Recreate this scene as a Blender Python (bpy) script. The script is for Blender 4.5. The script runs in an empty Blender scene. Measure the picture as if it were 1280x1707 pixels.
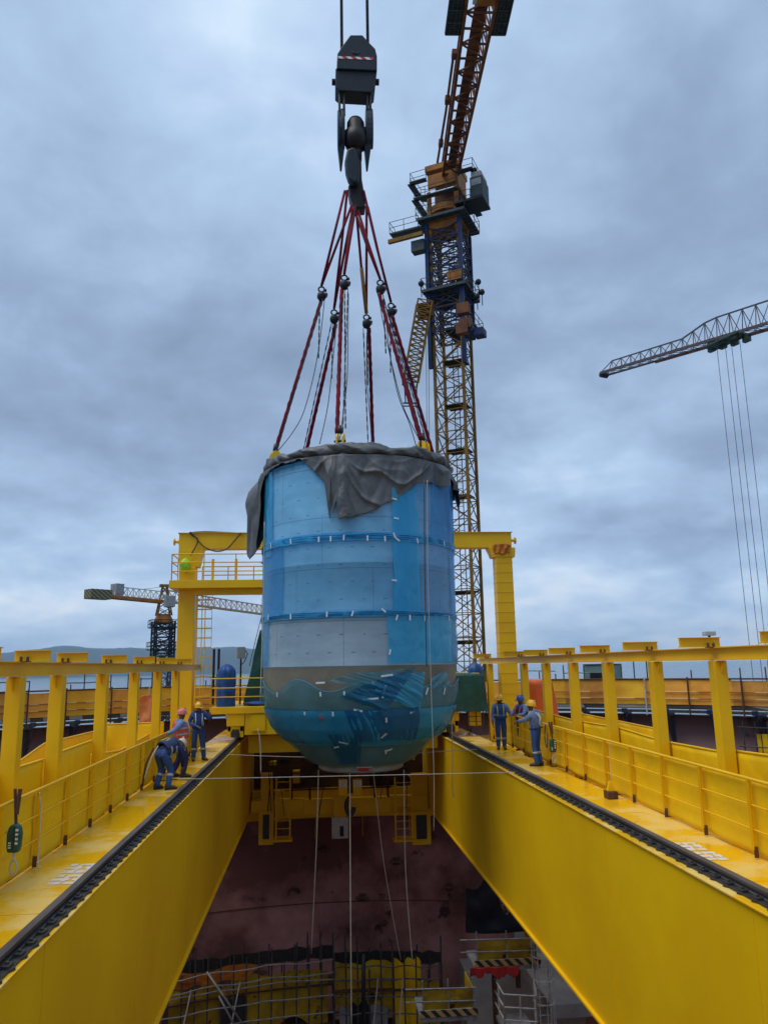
import bpy, bmesh, math, random
from mathutils import Vector, Matrix, noise
random.seed(7)
R_ = math.radians
scene = bpy.context.scene
COL = scene.collection

# ------------------------------------------------------------------ camera
F, PPX, PPY, CH = 1282., 640., 853.5, 2.82
def _setup(vpx, vpy, roll):
    ro = R_(roll); x, y = vpx-PPX, PPY-vpy
    xu = x*math.cos(ro)+y*math.sin(ro); yu = -x*math.sin(ro)+y*math.cos(ro)
    th = math.atan(-yu/F); ps = math.atan(-xu/(F/math.cos(th)))
    fw = Vector((math.sin(ps)*math.cos(th), math.cos(ps)*math.cos(th), math.sin(th)))
    r = Vector((math.cos(ps), -math.sin(ps), 0)); u = r.cross(fw)
    c, s = math.cos(ro), math.sin(ro)
    return fw, r*c-u*s, u*c+r*s
FW, RT, UP = _setup(526, 1111, 1.05)
EYE = Vector((0, 0, CH))
def ray(px, py): return FW + RT*((px-PPX)/F) + UP*((PPY-py)/F)
def on(ax, v, px, py):
    d = ray(px, py); return EYE + d*((v-EYE[ax])/d[ax])
def onX(v, px, py): return on(0, v, px, py)
def onY(v, px, py): return on(1, v, px, py)
def onZ(v, px, py): return on(2, v, px, py)
cd = bpy.data.cameras.new('camera'); cam = bpy.data.objects.new('camera', cd); COL.objects.link(cam)
cd.sensor_fit = 'AUTO'; cd.sensor_width = 36; cd.lens = 36*F/1707; cd.clip_start = .1; cd.clip_end = 60000
M = Matrix((RT, UP, -FW)).transposed().to_4x4(); M.translation = EYE; cam.matrix_world = M
scene.camera = cam
scene.view_settings.view_transform = 'Standard'; scene.view_settings.look = 'None'
scene.view_settings.exposure = 0; scene.view_settings.gamma = 1

# ------------------------------------------------------------------ materials
def nodes(m):
    m.use_nodes = True; t = m.node_tree; return t, t.nodes, t.links
def mat(name, c1, rough=.5, c2=None, scale=2., detail=5, lo=.35, hi=.65, metal=0., bump=0., bscale=20., r2=None,
        alpha=1., spots=None, spot_scale=6., spot_t=.68, spec=.5, stretch=(1, 1, 1)):
    m = bpy.data.materials.new(name); t, N, L = nodes(m); b = N['Principled BSDF']
    b.inputs['Roughness'].default_value = rough; b.inputs['Metallic'].default_value = metal
    b.inputs['Specular IOR Level'].default_value = spec; b.inputs['Alpha'].default_value = alpha
    b.inputs['Base Color'].default_value = (*c1, 1)
    tc = N.new('ShaderNodeTexCoord'); mp = N.new('ShaderNodeMapping'); mp.inputs['Scale'].default_value = stretch
    L.new(tc.outputs['Object'], mp.inputs['Vector']); vec = mp.outputs['Vector']
    col = None
    if c2 is not None or r2 is not None:
        n = N.new('ShaderNodeTexNoise'); n.inputs['Scale'].default_value = scale; n.inputs['Detail'].default_value = detail
        n.inputs['Roughness'].default_value = .6; L.new(vec, n.inputs['Vector'])
        rp = N.new('ShaderNodeMapRange'); rp.inputs['From Min'].default_value = lo; rp.inputs['From Max'].default_value = hi
        L.new(n.outputs['Fac'], rp.inputs['Value'])
        if c2 is not None:
            mx = N.new('ShaderNodeMix'); mx.data_type = 'RGBA'; mx.inputs[6].default_value = (*c1, 1); mx.inputs[7].default_value = (*c2, 1)
            L.new(rp.outputs['Result'], mx.inputs[0]); col = mx.outputs[2]
        if r2 is not None:
            mr = N.new('ShaderNodeMapRange'); mr.inputs['To Min'].default_value = rough; mr.inputs['To Max'].default_value = r2
            L.new(rp.outputs['Result'], mr.inputs['Value']); L.new(mr.outputs['Result'], b.inputs['Roughness'])
    if spots is not None:
        n2 = N.new('ShaderNodeTexNoise'); n2.inputs['Scale'].default_value = spot_scale; n2.inputs['Detail'].default_value = 8
        n2.inputs['Roughness'].default_value = .65; L.new(vec, n2.inputs['Vector'])
        r3 = N.new('ShaderNodeMapRange'); r3.inputs['From Min'].default_value = spot_t; r3.inputs['From Max'].default_value = spot_t+.06
        L.new(n2.outputs['Fac'], r3.inputs['Value'])
        m2 = N.new('ShaderNodeMix'); m2.data_type = 'RGBA'; m2.inputs[7].default_value = (*spots, 1)
        L.new(r3.outputs['Result'], m2.inputs[0])
        if col is not None: L.new(col, m2.inputs[6])
        else: m2.inputs[6].default_value = (*c1, 1)
        col = m2.outputs[2]
    if col is not None: L.new(col, b.inputs['Base Color'])
    if bump:
        n3 = N.new('ShaderNodeTexNoise'); n3.inputs['Scale'].default_value = bscale; n3.inputs['Detail'].default_value = 5
        L.new(vec, n3.inputs['Vector']); bp = N.new('ShaderNodeBump'); bp.inputs['Strength'].default_value = bump
        bp.inputs['Distance'].default_value = .05; L.new(n3.outputs['Fac'], bp.inputs['Height']); L.new(bp.outputs['Normal'], b.inputs['Normal'])
    return m
def stripes(name, c1, c2, period, d=(1, 0, 1), rough=.6):
    m = bpy.data.materials.new(name); t, N, L = nodes(m); b = N['Principled BSDF']; b.inputs['Roughness'].default_value = rough
    tc = N.new('ShaderNodeTexCoord'); dt = N.new('ShaderNodeVectorMath'); dt.operation = 'DOT_PRODUCT'; dt.inputs[1].default_value = Vector(d)/period
    L.new(tc.outputs['Object'], dt.inputs[0]); fr = N.new('ShaderNodeMath'); fr.operation = 'FRACT'; L.new(dt.outputs['Value'], fr.inputs[0])
    gt = N.new('ShaderNodeMath'); gt.operation = 'GREATER_THAN'; gt.inputs[1].default_value = .5; L.new(fr.outputs[0], gt.inputs[0])
    mx = N.new('ShaderNodeMix'); mx.data_type = 'RGBA'; mx.inputs[6].default_value = (*c1, 1); mx.inputs[7].default_value = (*c2, 1)
    L.new(gt.outputs[0], mx.inputs[0]); L.new(mx.outputs[2], b.inputs['Base Color']); return m

YEL = (.84, .50, .002)
K = {}
K['yellow'] = mat('yellow_paint', YEL, .42, (.76, .43, .003), .8, spec=.3, bump=.05, bscale=3, spots=(.16, .06, .012), spot_scale=5, spot_t=.74)
K['web'] = mat('girder_web_paint', (.84, .52, .002), .5, (.74, .43, .002), .35, spec=.25, detail=7, bump=.04, bscale=.7, spots=(.36, .2, .02), spot_scale=1.7, spot_t=.73)
K['deck'] = mat('wet_deck_paint', (.86, .47, .004), .12, (.80, .54, .13), .8, spec=.4, detail=8, lo=.46, hi=.58, bump=.06, bscale=2.5, r2=.45, spots=(.36, .17, .03), spot_scale=5, spot_t=.66)
K['sheet'] = mat('yellow_sheeting', (.88, .56, .003), .5, (.78, .48, .004), 1.3, spec=.3, bump=.35, bscale=4.5, spots=(.5, .27, .02), spot_scale=3, spot_t=.71)
K['rust'] = mat('rusty_brown_steel', (.12, .05, .02), .8, (.05, .025, .015), 9)
K['rail'] = mat('worn_rail_steel', (.12, .105, .10), .45, (.06, .05, .05), 4, metal=.3, stretch=(1, .2, 1))
K['black'] = mat('greasy_black_steel', (.018, .019, .022), .5, (.035, .033, .03), 9)
K['dark'] = mat('dark_blue_grey_steel', (.012, .017, .026), .5, (.008, .01, .015), 3, spec=.3, bump=.05)
K['hookpaint'] = mat('dark_slate_paint', (.012, .026, .038), .45, (.007, .015, .022), 3, spec=.3, bump=.05)
K['hooksteel'] = mat('dark_forged_steel', (.022, .016, .017), .45, (.010, .008, .009), 4, bump=.08, spec=.3)
K['white'] = mat('white_paint', (.78, .78, .76), .5, (.6, .6, .58), 6)
K['deckwhite'] = mat('worn_white_deck_paint', (.70, .70, .68), .4, (.72, .55, .22), 5, detail=8, lo=.48, hi=.60)
K['whitesteel'] = mat('galvanised_white_steel', (.55, .55, .53), .5, (.35, .35, .34), 5)
K['red'] = mat('red_cloth', (.55, .02, .02), .7, (.35, .015, .02), 3, bump=.3, bscale=8)
K['sling'] = mat('crimson_polyester_sling', (.19, .004, .016), .75, (.07, .004, .014), 1.1, lo=.42, hi=.62, bump=.3, bscale=25, spec=.2)
K['chain'] = mat('black_load_chain', (.03, .035, .045), .5, (.012, .014, .02), 30, bump=.6, bscale=60)
K['rope'] = mat('pale_rope', (.55, .52, .46), .8, (.4, .38, .33), 10)
K['darkrope'] = mat('dark_wire_rope', (.03, .03, .035), .6, (.05, .05, .055), 10)
K['plate'] = mat('grey_steel_plate', (.66, .67, .68), .5, (.48, .495, .51), .8, detail=8, bump=.04, bscale=2, spots=(.19, .21, .24), spot_scale=5, spot_t=.66, stretch=(1, 1, 2.8))
K['plate2'] = mat('brown_grey_steel_plate', (.20, .19, .15), .45, (.13, .125, .095), 1.1, detail=7, bump=.04)
K['tarp'] = mat('grey_tarpaulin', (.115, .122, .128), .5, (.06, .066, .072), 1.6, detail=5, bump=.15, bscale=6)
K['green'] = mat('green_tarpaulin', (.012, .085, .055), .55, (.006, .05, .035), 2, bump=.35, bscale=5)
K['bluetarp'] = mat('blue_tarpaulin', (.012, .09, .32), .45, (.008, .05, .2), 3, bump=.5, bscale=5)
K['orangetarp'] = mat('orange_red_tarpaulin', (.72, .13, .012), .55, (.55, .085, .01), 1.6, bump=.4, bscale=4)
K['fence'] = mat('orange_sheet_fence', (.95, .46, .07), .6, (.80, .34, .045), 1.1, detail=6, bump=.3, bscale=4, spec=.2)
K['fence2'] = mat('amber_sheet_fence', (.95, .55, .04), .6, (.78, .38, .03), 1.1, bump=.3, bscale=4, spec=.2)
K['fence3'] = mat('tan_sheet_fence', (.70, .34, .07), .6, (.5, .22, .04), 1.3, bump=.3, bscale=4, spec=.2)
K['wall'] = mat('red_primer_liner', (.33, .19, .185), .6, (.25, .13, .13), .22, detail=8, bump=.05, bscale=1, spots=(.13, .06, .055), spot_scale=.7, spot_t=.60)
K['primer'] = mat('blotched_red_primer', (.56, .28, .26), .65, (.16, .062, .056), .10, detail=8, lo=.44, hi=.58, bump=.05, bscale=1, spots=(.05, .02, .018), spot_scale=.7, spot_t=.60, spec=.2)  # red liner colour with broad darker blotches
K['dullsheet'] = mat('dull_yellow_sheeting', (.55, .36, .015), .7, (.30, .18, .015), 1.1, detail=7, bump=.4, bscale=5, spots=(.05, .035, .015), spot_scale=1.6, spot_t=.60, spec=.2)  # duller, darker yellow than the upper sheeting, with dark spots
K['oldorange'] = mat('dirty_orange_sheeting', (.6, .20, .025), .7, (.36, .12, .02), 1.2, bump=.4, bscale=5, spec=.2)
K['pale_tube'] = mat('pale_scaffold_tube', (.30, .31, .31), .5, (.16, .165, .17), 5)
K['concrete'] = mat('concrete', (.36, .35, .33), .85, (.24, .235, .225), .8, detail=8, bump=.2, bscale=6)
K['pole'] = mat('scaffold_tube', (.10, .105, .115), .5, (.05, .05, .055), 5, metal=.4)
K['navy'] = mat('navy_blue_paint', (.012, .022, .085), .5, (.02, .03, .06), 3)
K['grey'] = mat('grey_machine_paint', (.30, .32, .33), .55, (.2, .21, .22), 3)
K['lightgrey'] = mat('pale_grey_paint', (.5, .52, .52), .55, (.38, .4, .4), 3)
K['lime'] = mat('lime_plastic', (.42, .78, .02), .4, (.3, .62, .02), 4, bump=.4, bscale=9)
K['cyel'] = mat('crane_yellow_paint', (.25, .14, .016), .6, (.13, .065, .012), 1.2, spec=.2)
K['cora'] = mat('crane_orange_paint', (.42, .17, .03), .6, (.24, .09, .02), 1.0, spec=.2)
K['cred'] = mat('crane_rust_red', (.20, .075, .03), .6, (.10, .035, .02), 1, spec=.2)
K['cblue'] = mat('crane_blue_paint', (.008, .03, .12), .5, (.008, .018, .055), 1.5, spec=.2)
K['cgrey'] = mat('crane_grey_grating', (.06, .085, .095), .6, (.035, .05, .058), 2, spec=.2)
K['skin'] = mat('skin', (.20, .10, .06), .55, (.16, .075, .045), 9)
K['hair'] = mat('black_hair', (.012, .01, .01), .5)
K['boot'] = mat('black_boots', (.015, .014, .014), .5)
K['coverall'] = mat('navy_cloth', (.026, .08, .27), .8, (.016, .05, .18), 6, bump=.5, bscale=9)
K['trousers'] = mat('blue_trousers', (.022, .085, .32), .8, (.015, .055, .22), 6, bump=.5, bscale=9)
K['darktrousers'] = mat('dark_indigo_trousers', (.016, .022, .11), .8, (.01, .015, .06), 6, bump=.5, bscale=9)
K['shirt'] = mat('grey_blue_shirt', (.17, .25, .44), .8, (.12, .19, .36), 6, bump=.5, bscale=9)
K['vestred'] = mat('orange_red_vest', (.8, .09, .05), .6, (.6, .07, .05), 6, bump=.4, bscale=12)
K['vestnavy'] = mat('navy_vest', (.02, .04, .12), .7, (.02, .03, .08), 6, bump=.4, bscale=12)
K['strapy'] = mat('yellow_green_strap', (.5, .55, .12), .7)
K['strapw'] = mat('pale_strap', (.62, .6, .55), .7)
K['reflect'] = mat('silver_reflective_tape', (.34, .40, .46), .45)
K['hyel'] = mat('yellow_helmet', (.85, .47, .02), .35)
K['hblue'] = mat('blue_helmet', (.03, .09, .38), .35)
K['hsal'] = mat('salmon_helmet', (.72, .24, .17), .4)
K['hwhite'] = mat('dirty_white_helmet', (.55, .48, .36), .4)
K['chev'] = stripes('black_yellow_chevrons', (.02, .02, .02), (.42, .30, .10), .36, (1, 0, 1))
K['redwhite'] = stripes('red_white_chevrons', (.55, .02, .02), (.75, .75, .72), .33, (1, 0, 1))
K['toe'] = stripes('weathered_toe_boards', (.06, .05, .045), (.34, .33, .30), 1.3, (1, .7, .3))
K['tape'] = mat('white_tape', (.60, .70, .78), .4)
K['leaf'] = mat('hill_woodland', (.025, .045, .04), .9, (.035, .055, .045), .003)
def film(name, dif, tr, mix=.5, bump=.35, rough=.22, bs=1.8):
    m = bpy.data.materials.new(name); t, N, L = nodes(m); b = N['Principled BSDF']; out = N['Material Output']
    tc = N.new('ShaderNodeTexCoord'); mp = N.new('ShaderNodeMapping'); mp.inputs['Scale'].default_value = (1, 1, .32); L.new(tc.outputs['Object'], mp.inputs['Vector'])
    n = N.new('ShaderNodeTexNoise'); n.inputs['Scale'].default_value = bs; n.inputs['Detail'].default_value = 5; n.inputs['Roughness'].default_value = .55; n.inputs['Distortion'].default_value = .8
    L.new(mp.outputs['Vector'], n.inputs['Vector'])
    bp = N.new('ShaderNodeBump'); bp.inputs['Strength'].default_value = bump; bp.inputs['Distance'].default_value = .10
    L.new(n.outputs['Fac'], bp.inputs['Height']); L.new(bp.outputs['Normal'], b.inputs['Normal'])
    b.inputs['Base Color'].default_value = (*dif, 1); b.inputs['Roughness'].default_value = rough
    tb = N.new('ShaderNodeBsdfTransparent'); tb.inputs[0].default_value = (*tr, 1)
    n2 = N.new('ShaderNodeTexNoise'); n2.inputs['Scale'].default_value = .55; n2.inputs['Detail'].default_value = 4; L.new(mp.outputs['Vector'], n2.inputs['Vector'])
    mr = N.new('ShaderNodeMapRange'); mr.inputs['From Min'].default_value = .3; mr.inputs['From Max'].default_value = .7
    mr.inputs['To Min'].default_value = max(0, mix-.16); mr.inputs['To Max'].default_value = mix+.16; L.new(n2.outputs['Fac'], mr.inputs['Value'])
    ms = N.new('ShaderNodeMixShader'); L.new(mr.outputs['Result'], ms.inputs[0]); L.new(tb.outputs[0], ms.inputs[1]); L.new(b.outputs[0], ms.inputs[2])
    L.new(ms.outputs[0], out.inputs['Surface']); return m
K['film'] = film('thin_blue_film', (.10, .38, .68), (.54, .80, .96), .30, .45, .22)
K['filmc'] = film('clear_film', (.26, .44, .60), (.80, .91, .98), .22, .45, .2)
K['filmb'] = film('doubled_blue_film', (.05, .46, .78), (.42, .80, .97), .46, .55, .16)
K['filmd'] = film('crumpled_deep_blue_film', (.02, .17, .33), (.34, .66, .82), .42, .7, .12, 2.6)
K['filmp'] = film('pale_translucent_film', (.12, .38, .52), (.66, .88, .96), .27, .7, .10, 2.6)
def plate_mat():
    """steel plates with weld seams and rows of small lugs, laid out round the vessel axis"""
    m = K['plate']; t, N, L = nodes(m); b = N['Principled BSDF']; src = b.inputs['Base Color'].links[0].from_socket
    def mt(op, a, c=None):
        n = N.new('ShaderNodeMath'); n.operation = op
        for i, x in enumerate((a, c)):
            if x is None: continue
            if isinstance(x, (int, float)): n.inputs[i].default_value = x
            else: L.new(x, n.inputs[i])
        return n.outputs[0]
    tc = N.new('ShaderNodeTexCoord'); sp = N.new('ShaderNodeSeparateXYZ'); L.new(tc.outputs['Object'], sp.inputs[0])
    u = mt('MULTIPLY', mt('ARCTAN2', sp.outputs[0], sp.outputs[1]), 2.925); v = sp.outputs[2]
    row = mt('FLOOR', mt('DIVIDE', v, .48)); fu = mt('FRACT', mt('ADD', mt('DIVIDE', u, .66), mt('MULTIPLY', row, .5))); fv = mt('FRACT', mt('DIVIDE', v, .48))
    dash = mt('MULTIPLY', mt('LESS_THAN', fu, .16), mt('LESS_THAN', fv, .07))
    vs = mt('MULTIPLY', mt('LESS_THAN', mt('FRACT', mt('ADD', mt('DIVIDE', u, 2.3), mt('MULTIPLY', mt('FLOOR', mt('DIVIDE', v, 1.44)), .37))), .010), .8); hs = mt('LESS_THAN', mt('FRACT', mt('DIVIDE', mt('ADD', v, .1), 1.44)), .016)
    msk = mt('MULTIPLY', mt('MINIMUM', mt('ADD', mt('ADD', mt('MULTIPLY', dash, 1.0), vs), hs), 1.0), .62)
    mx = N.new('ShaderNodeMix'); mx.data_type = 'RGBA'; mx.inputs[7].default_value = (.10, .11, .12, 1); L.new(msk, mx.inputs[0]); L.new(src, mx.inputs[6]); L.new(mx.outputs[2], b.inputs['Base Color'])
plate_mat()

# ------------------------------------------------------------------ mesh builder
class MB:
    def __init__(s): s.v = []; s.f = []
    def add(s, vs, fs):
        o = len(s.v); s.v += [Vector(v) for v in vs]; s.f += [tuple(i+o for i in f) for f in fs]; return s
    def box(s, x0, x1, y0, y1, z0, z1):
        return s.add([(x0,y0,z0),(x1,y0,z0),(x1,y1,z0),(x0,y1,z0),(x0,y0,z1),(x1,y0,z1),(x1,y1,z1),(x0,y1,z1)],
                     [(0,3,2,1),(4,5,6,7),(0,1,5,4),(1,2,6,5),(2,3,7,6),(3,0,4,7)])
    def obox(s, c, ax, ay, az):
        c = Vector(c); ax, ay, az = Vector(ax), Vector(ay), Vector(az)
        vs = [c+ax*i+ay*j+az*k for k in (-1, 1) for j, i in ((-1,-1),(-1,1),(1,1),(1,-1))]
        return s.add(vs, [(0,3,2,1),(4,5,6,7),(0,1,5,4),(1,2,6,5),(2,3,7,6),(3,0,4,7)])
    def bar(s, p, q, w, h=None, up=None):
        p, q = Vector(p), Vector(q); d = q-p
        if d.length < 1e-6: return s
        d.normalize(); u = Vector(up) if up else (Vector((0,0,1)) if abs(d.z) < .95 else Vector((0,1,0)))
        a = d.cross(u).normalized(); b = a.cross(d).normalized(); h = h or w
        return s.obox((p+q)/2, a*w/2, d*(q-p).length/2, b*h/2)
    def tube(s, pts, r, n=6, caps=True):
        pts = [Vector(p) for p in pts]; rs = r if isinstance(r, (list, tuple)) else [r]*len(pts); rings = []; a = None
        for i, p in enumerate(pts):
            d = (pts[min(i+1, len(pts)-1)]-pts[max(i-1, 0)])
            if d.length < 1e-9: d = Vector((0,0,1))
            d.normalize()
            if a is None: a = d.orthogonal().normalized()
            else:
                a = a-d*a.dot(d); a = a.normalized() if a.length > 1e-6 else d.orthogonal().normalized()
            b = d.cross(a); rings.append([p+(a*math.cos(t)+b*math.sin(t))*rs[i] for t in [2*math.pi*k/n for k in range(n)]])
        vs = [v for rg in rings for v in rg]; fs = []
        for i in range(len(rings)-1):
            for k in range(n): fs.append((i*n+k, i*n+(k+1)%n, (i+1)*n+(k+1)%n, (i+1)*n+k))
        if caps: fs += [tuple(range(n))[::-1], tuple(range((len(rings)-1)*n, len(rings)*n))]
        return s.add(vs, fs)
    def lathe(s, prof, c=(0,0,0), n=32, a0=0., a1=2*math.pi, caps=True, sx=1, sy=1):
        c = Vector(c); full = abs(a1-a0-2*math.pi) < 1e-6; m = n if full else n+1
        vs = [c+Vector((r*math.sin(a0+(a1-a0)*k/n)*sx, -r*math.cos(a0+(a1-a0)*k/n)*sy, z)) for r, z in prof for k in range(m)]; fs = []
        for i in range(len(prof)-1):
            for k in range(n):
                k2 = (k+1) % m; fs.append((i*m+k, i*m+k2, (i+1)*m+k2, (i+1)*m+k))
        if caps and full: fs += [tuple(range(m))[::-1], tuple(range((len(prof)-1)*m, len(prof)*m))]
        return s.add(vs, fs)
    def prism(s, pts, d):
        d = Vector(d); n = len(pts); pts = [Vector(p) for p in pts]
        return s.add(pts+[p+d for p in pts], [tuple(range(n))[::-1], tuple(range(n, 2*n))]+[(i, (i+1)%n, n+(i+1)%n, n+i) for i in range(n)])
    def grid(s, fn, nu, nv):
        vs = [fn(i/nu, j/nv) for j in range(nv+1) for i in range(nu+1)]
        return s.add(vs, [(j*(nu+1)+i, j*(nu+1)+i+1, (j+1)*(nu+1)+i+1, (j+1)*(nu+1)+i) for j in range(nv) for i in range(nu)])
    def lump(s, c, r, n=10, m=14, amp=.12, fr=1.6, seed=0, flat=None):
        c = Vector(c); r = Vector(r) if hasattr(r, '__len__') else Vector((r,r,r)); vs = []
        for j in range(n+1):
            ph = math.pi*j/n-math.pi/2
            for i in range(m):
                t = 2*math.pi*i/m; d = Vector((math.cos(ph)*math.cos(t), math.cos(ph)*math.sin(t), math.sin(ph)))
                k = 1+amp*noise.noise(d*fr+Vector((seed*3.1, seed, 0))); p = Vector((d.x*r.x, d.y*r.y, d.z*r.z))*k
                if flat is not None: p.z = max(p.z, -flat)
                vs.append(c+p)
        return s.add(vs, [(j*m+i, j*m+(i+1)%m, (j+1)*m+(i+1)%m, (j+1)*m+i) for j in range(n) for i in range(m)])
    def build(s, name, m, parent=None, smooth=False, bevel=0., solid=0., sub=0):
        o0 = Vector((0,0,0)); r = parent
        while r is not None:
            if r.name.startswith('person'): o0 = Vector((0,0,0)); break     # figures are modelled in their own frame
            o0 = o0+r.location; r = r.parent
        me = bpy.data.meshes.new(name); me.from_pydata([v-o0 for v in s.v], [], s.f)
        me.materials.append(K[m] if isinstance(m, str) else m)
        if smooth: me.polygons.foreach_set('use_smooth', [True]*len(me.polygons))
        me.update(); o = bpy.data.objects.new(name, me); COL.objects.link(o); o.parent = parent
        if solid: md = o.modifiers.new('s', 'SOLIDIFY'); md.thickness = solid; md.offset = 0
        if bevel: md = o.modifiers.new('b', 'BEVEL'); md.width = bevel; md.segments = 2; md.limit_method = 'ANGLE'
        if sub: md = o.modifiers.new('u', 'SUBSURF'); md.levels = sub; md.render_levels = sub
        return o
def tag(o, label=None, cat=None, group=None, kind=None):
    if label: o['label'] = label
    if cat: o['category'] = cat
    if group: o['group'] = group
    if kind: o['kind'] = kind
    return o
def thing(name, label, cat, loc=(0,0,0), group=None):
    o = bpy.data.objects.new(name, None); COL.objects.link(o); o.location = loc; o.empty_display_size = .2
    return tag(o, label, cat, group)
def dup(o, off, parent):                        # a copy of a part and its sub-parts, moved by off
    c = o.copy(); COL.objects.link(c); c.parent = parent; c.location = o.location+Vector(off)
    for ch in o.children:
        d = ch.copy(); COL.objects.link(d); d.parent = c
    return c
def lerp(a, b, t): return a+(b-a)*t
def interp(tab, x):
    if x <= tab[0][0]: return tab[0][1]
    for (a, va), (b, vb) in zip(tab, tab[1:]):
        if x <= b: return lerp(va, vb, (x-a)/(b-a))
    return tab[-1][1]
#@@
# ------------------------------------------------------------------ bridge girders
Y0, Y1 = -3.2, 38.6
XL, XR = -3.065, 5.30                                  # rail centre lines
def girder(sx, xr, xweb, xout, label):
    """sx: +1 when the pit is on the +X side of this girder"""
    g = thing('crane_girder', label, 'girder', (xr, Y0, -3.4), 'main girders of the bridge')
    lo, hi = min(xweb, xout), max(xweb, xout)
    MB().box(lo, hi, Y0, Y1, -3.44, -.03).build('box_beam', 'web', g, bevel=.012)
    MB().box(lo-.07, hi+.07, Y0, Y1, -3.50, -3.442).build('bottom_flange', 'yellow', g, bevel=.01)
    xe = xweb+sx*.04; lo, hi = min(xe, xout-sx*.2), max(xe, xout-sx*.2)
    MB().box(lo, hi, Y0, Y1, -.028, 0).build('walkway_deck', 'deck', g, bevel=.006)
    y = 4.6
    while y < Y1-1:
        MB().box(xweb-.006 if sx < 0 else xweb, xweb if sx < 0 else xweb+.006, y, y+.014, -3.43, -.04).build('weld_seam', 'yellow', g)
        xd0, xd1 = (xout+.05, xr-.16) if sx > 0 else (xr+.16, xout-.05); MB().box(xd0, xd1, y+.9, y+.913, .0005, .005).build('deck_seam', 'yellow', g); y += 4.7
    r = MB()                                            # rail section: foot, web, head
    for a, b, z0, z1 in ((.065, .065, .03, .05), (.02, .02, .052, .088), (.05, .05, .09, .135)):
        r.box(xr-a, xr+b, Y0+.1, Y1-.1, z0, z1)
    r.build('crane_rail', 'rail', g, bevel=.008)
    MB().box(xr-(.07 if sx > 0 else .15), xr+(.15 if sx > 0 else .07), Y0+.1, Y1-.1, .004, .028).build('rail_pad', 'black', g)
    c0 = None; y = 4.2; n = 0
    while n < 100 and y < Y1-.3:
        if c0 is None:
            m = MB(); yc = y; X = lambda d: xr+sx*d
            m.prism([(X(.13), y-.11, .004), (X(.155), y-.08, .004), (X(.185), y-.01, .004), (X(.165), y+.03, .004), (X(.13), y+.05, .004)], (0, 0, .026))
            m.box(min(X(.06), X(.14)), max(X(.06), X(.14)), y-.07, y+.07, .03, .056)
            m.lathe([(.02, .054), (.02, .078), (.01, .082)], (X(.10), y, 0), 8)
            c0 = m.build('rail_clip', 'black', g)
        else: dup(c0, (0, y-yc, 0), g)
        y += .325; n += 1
    return g
gL = girder(1, XL, -2.90, -4.0, 'yellow box girder at left with black crane rail and wet walkway')
gR = girder(-1, XR, 5.07, 6.25, 'yellow box girder at right with black crane rail and wet walkway')

# painted block characters on the decks
def deck_sign(cx, cy, g, w=.42):
    for k in range(2):
        oy = cy+k*.62; m = MB()
        for i, (a, b, c, d) in enumerate(((-.9,-.15,-.26,-.1),(-.05,.85,-.27,-.12),(-.95,.1,-.04,.08),(.3,.95,-.06,.09),(-.85,-.4,.14,.27),(-.25,.9,.15,.25),(-.3,-.05,-.1,.14),(.5,.72,-.12,.15))):
            m.box(cx+a*w/2, cx+b*w/2, oy+c*(1 if k else .9), oy+d, .0035, .0045+.0003*i)
        m.build('painted_character', 'deckwhite', g)
p = onZ(0, 124, 1457); deck_sign(p.x, p.y-.31, gL, .46)
p = onZ(0, 1170, 1419); deck_sign(p.x-.02, p.y-.31, gR, .34)

# ------------------------------------------------------------------ walkway railings
def railing(xf, ys, label, side):
    t = thing('walkway_railing', label, 'railing', (xf(ys[0]), ys[0], 0), 'railings of the girder walkways')
    ya, yb = ys[0], ys[-1]
    for z, r, nm in ((1.10, .026, 'handrail'), (.74, .014, 'mid_rail'), (.40, .014, 'mid_rail')):
        MB().tube([(xf(lerp(ya, yb, k/20)), lerp(ya, yb, k/20), z) for k in range(21)], r, 8).build(nm, 'yellow', t, True)
    p0 = None
    for y in ys:
        if p0 is None:
            x = xf(y); p0 = MB().box(x-.035, x+.035, y-.012, y+.012, .13, 1.08).box(x-.035, x-.022, y-.03, y+.03, .13, 1.07).build('post', 'yellow', t)
            f = MB().box(x-.03, x+.03, y-.03, y-.013, .02, .17).build('clamp', 'rust', p0)
            m = MB()
            for z in (.07, .19): m.lathe([(.022, 0), (.022, .03), (.01, .03)], (0, 0, 0), 6)
            y_0, x_0 = y, x
        else: dup(p0, (xf(y)-x_0, y-y_0, 0), t)
    # sheeting laced to the outside of the posts
    so = .07*side; L = yb-ya
    def fn(u, v):
        y = ya+u*L; k = (y-ya)/L*(len(ys)-1); fr = k-math.floor(k)
        sag = math.sin(math.pi*fr); zb = .03+.035*noise.noise(Vector((y*.9, side, 0)))+.10*(1-sag)**2*abs(noise.noise(Vector((math.floor(k+.5)*2.3, 5, side))))
        z = lerp(zb, 1.085, v)
        x = xf(y)+so+side*(.035*sag*math.sin(math.pi*v)+.02*noise.noise(Vector((y*1.6, z*1.8, 3)))+.009*noise.noise(Vector((y*6, z*5, 9))))
        return Vector((x, y, z))
    s = MB().grid(fn, int(L*9), 12).build('sheeting', 'sheet', None, True, solid=.006)
    tag(s, 'yellow plastic sheeting tied behind the '+('left' if side < 0 else 'right')+' walkway railing', 'sheeting', 'sheeting on the walkway railings')
    return t
fl = lambda y: -4.09
fr = lambda y: 6.30+(y-12)*.021
railing(fl, [5.35+1.42*k for k in range(18)], 'yellow tube railing along the left walkway with rusty post feet', -1)
railing(fr, [5.2+1.52*k for k in range(17)], 'yellow tube railing along the right walkway with rusty post feet', 1)

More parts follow.
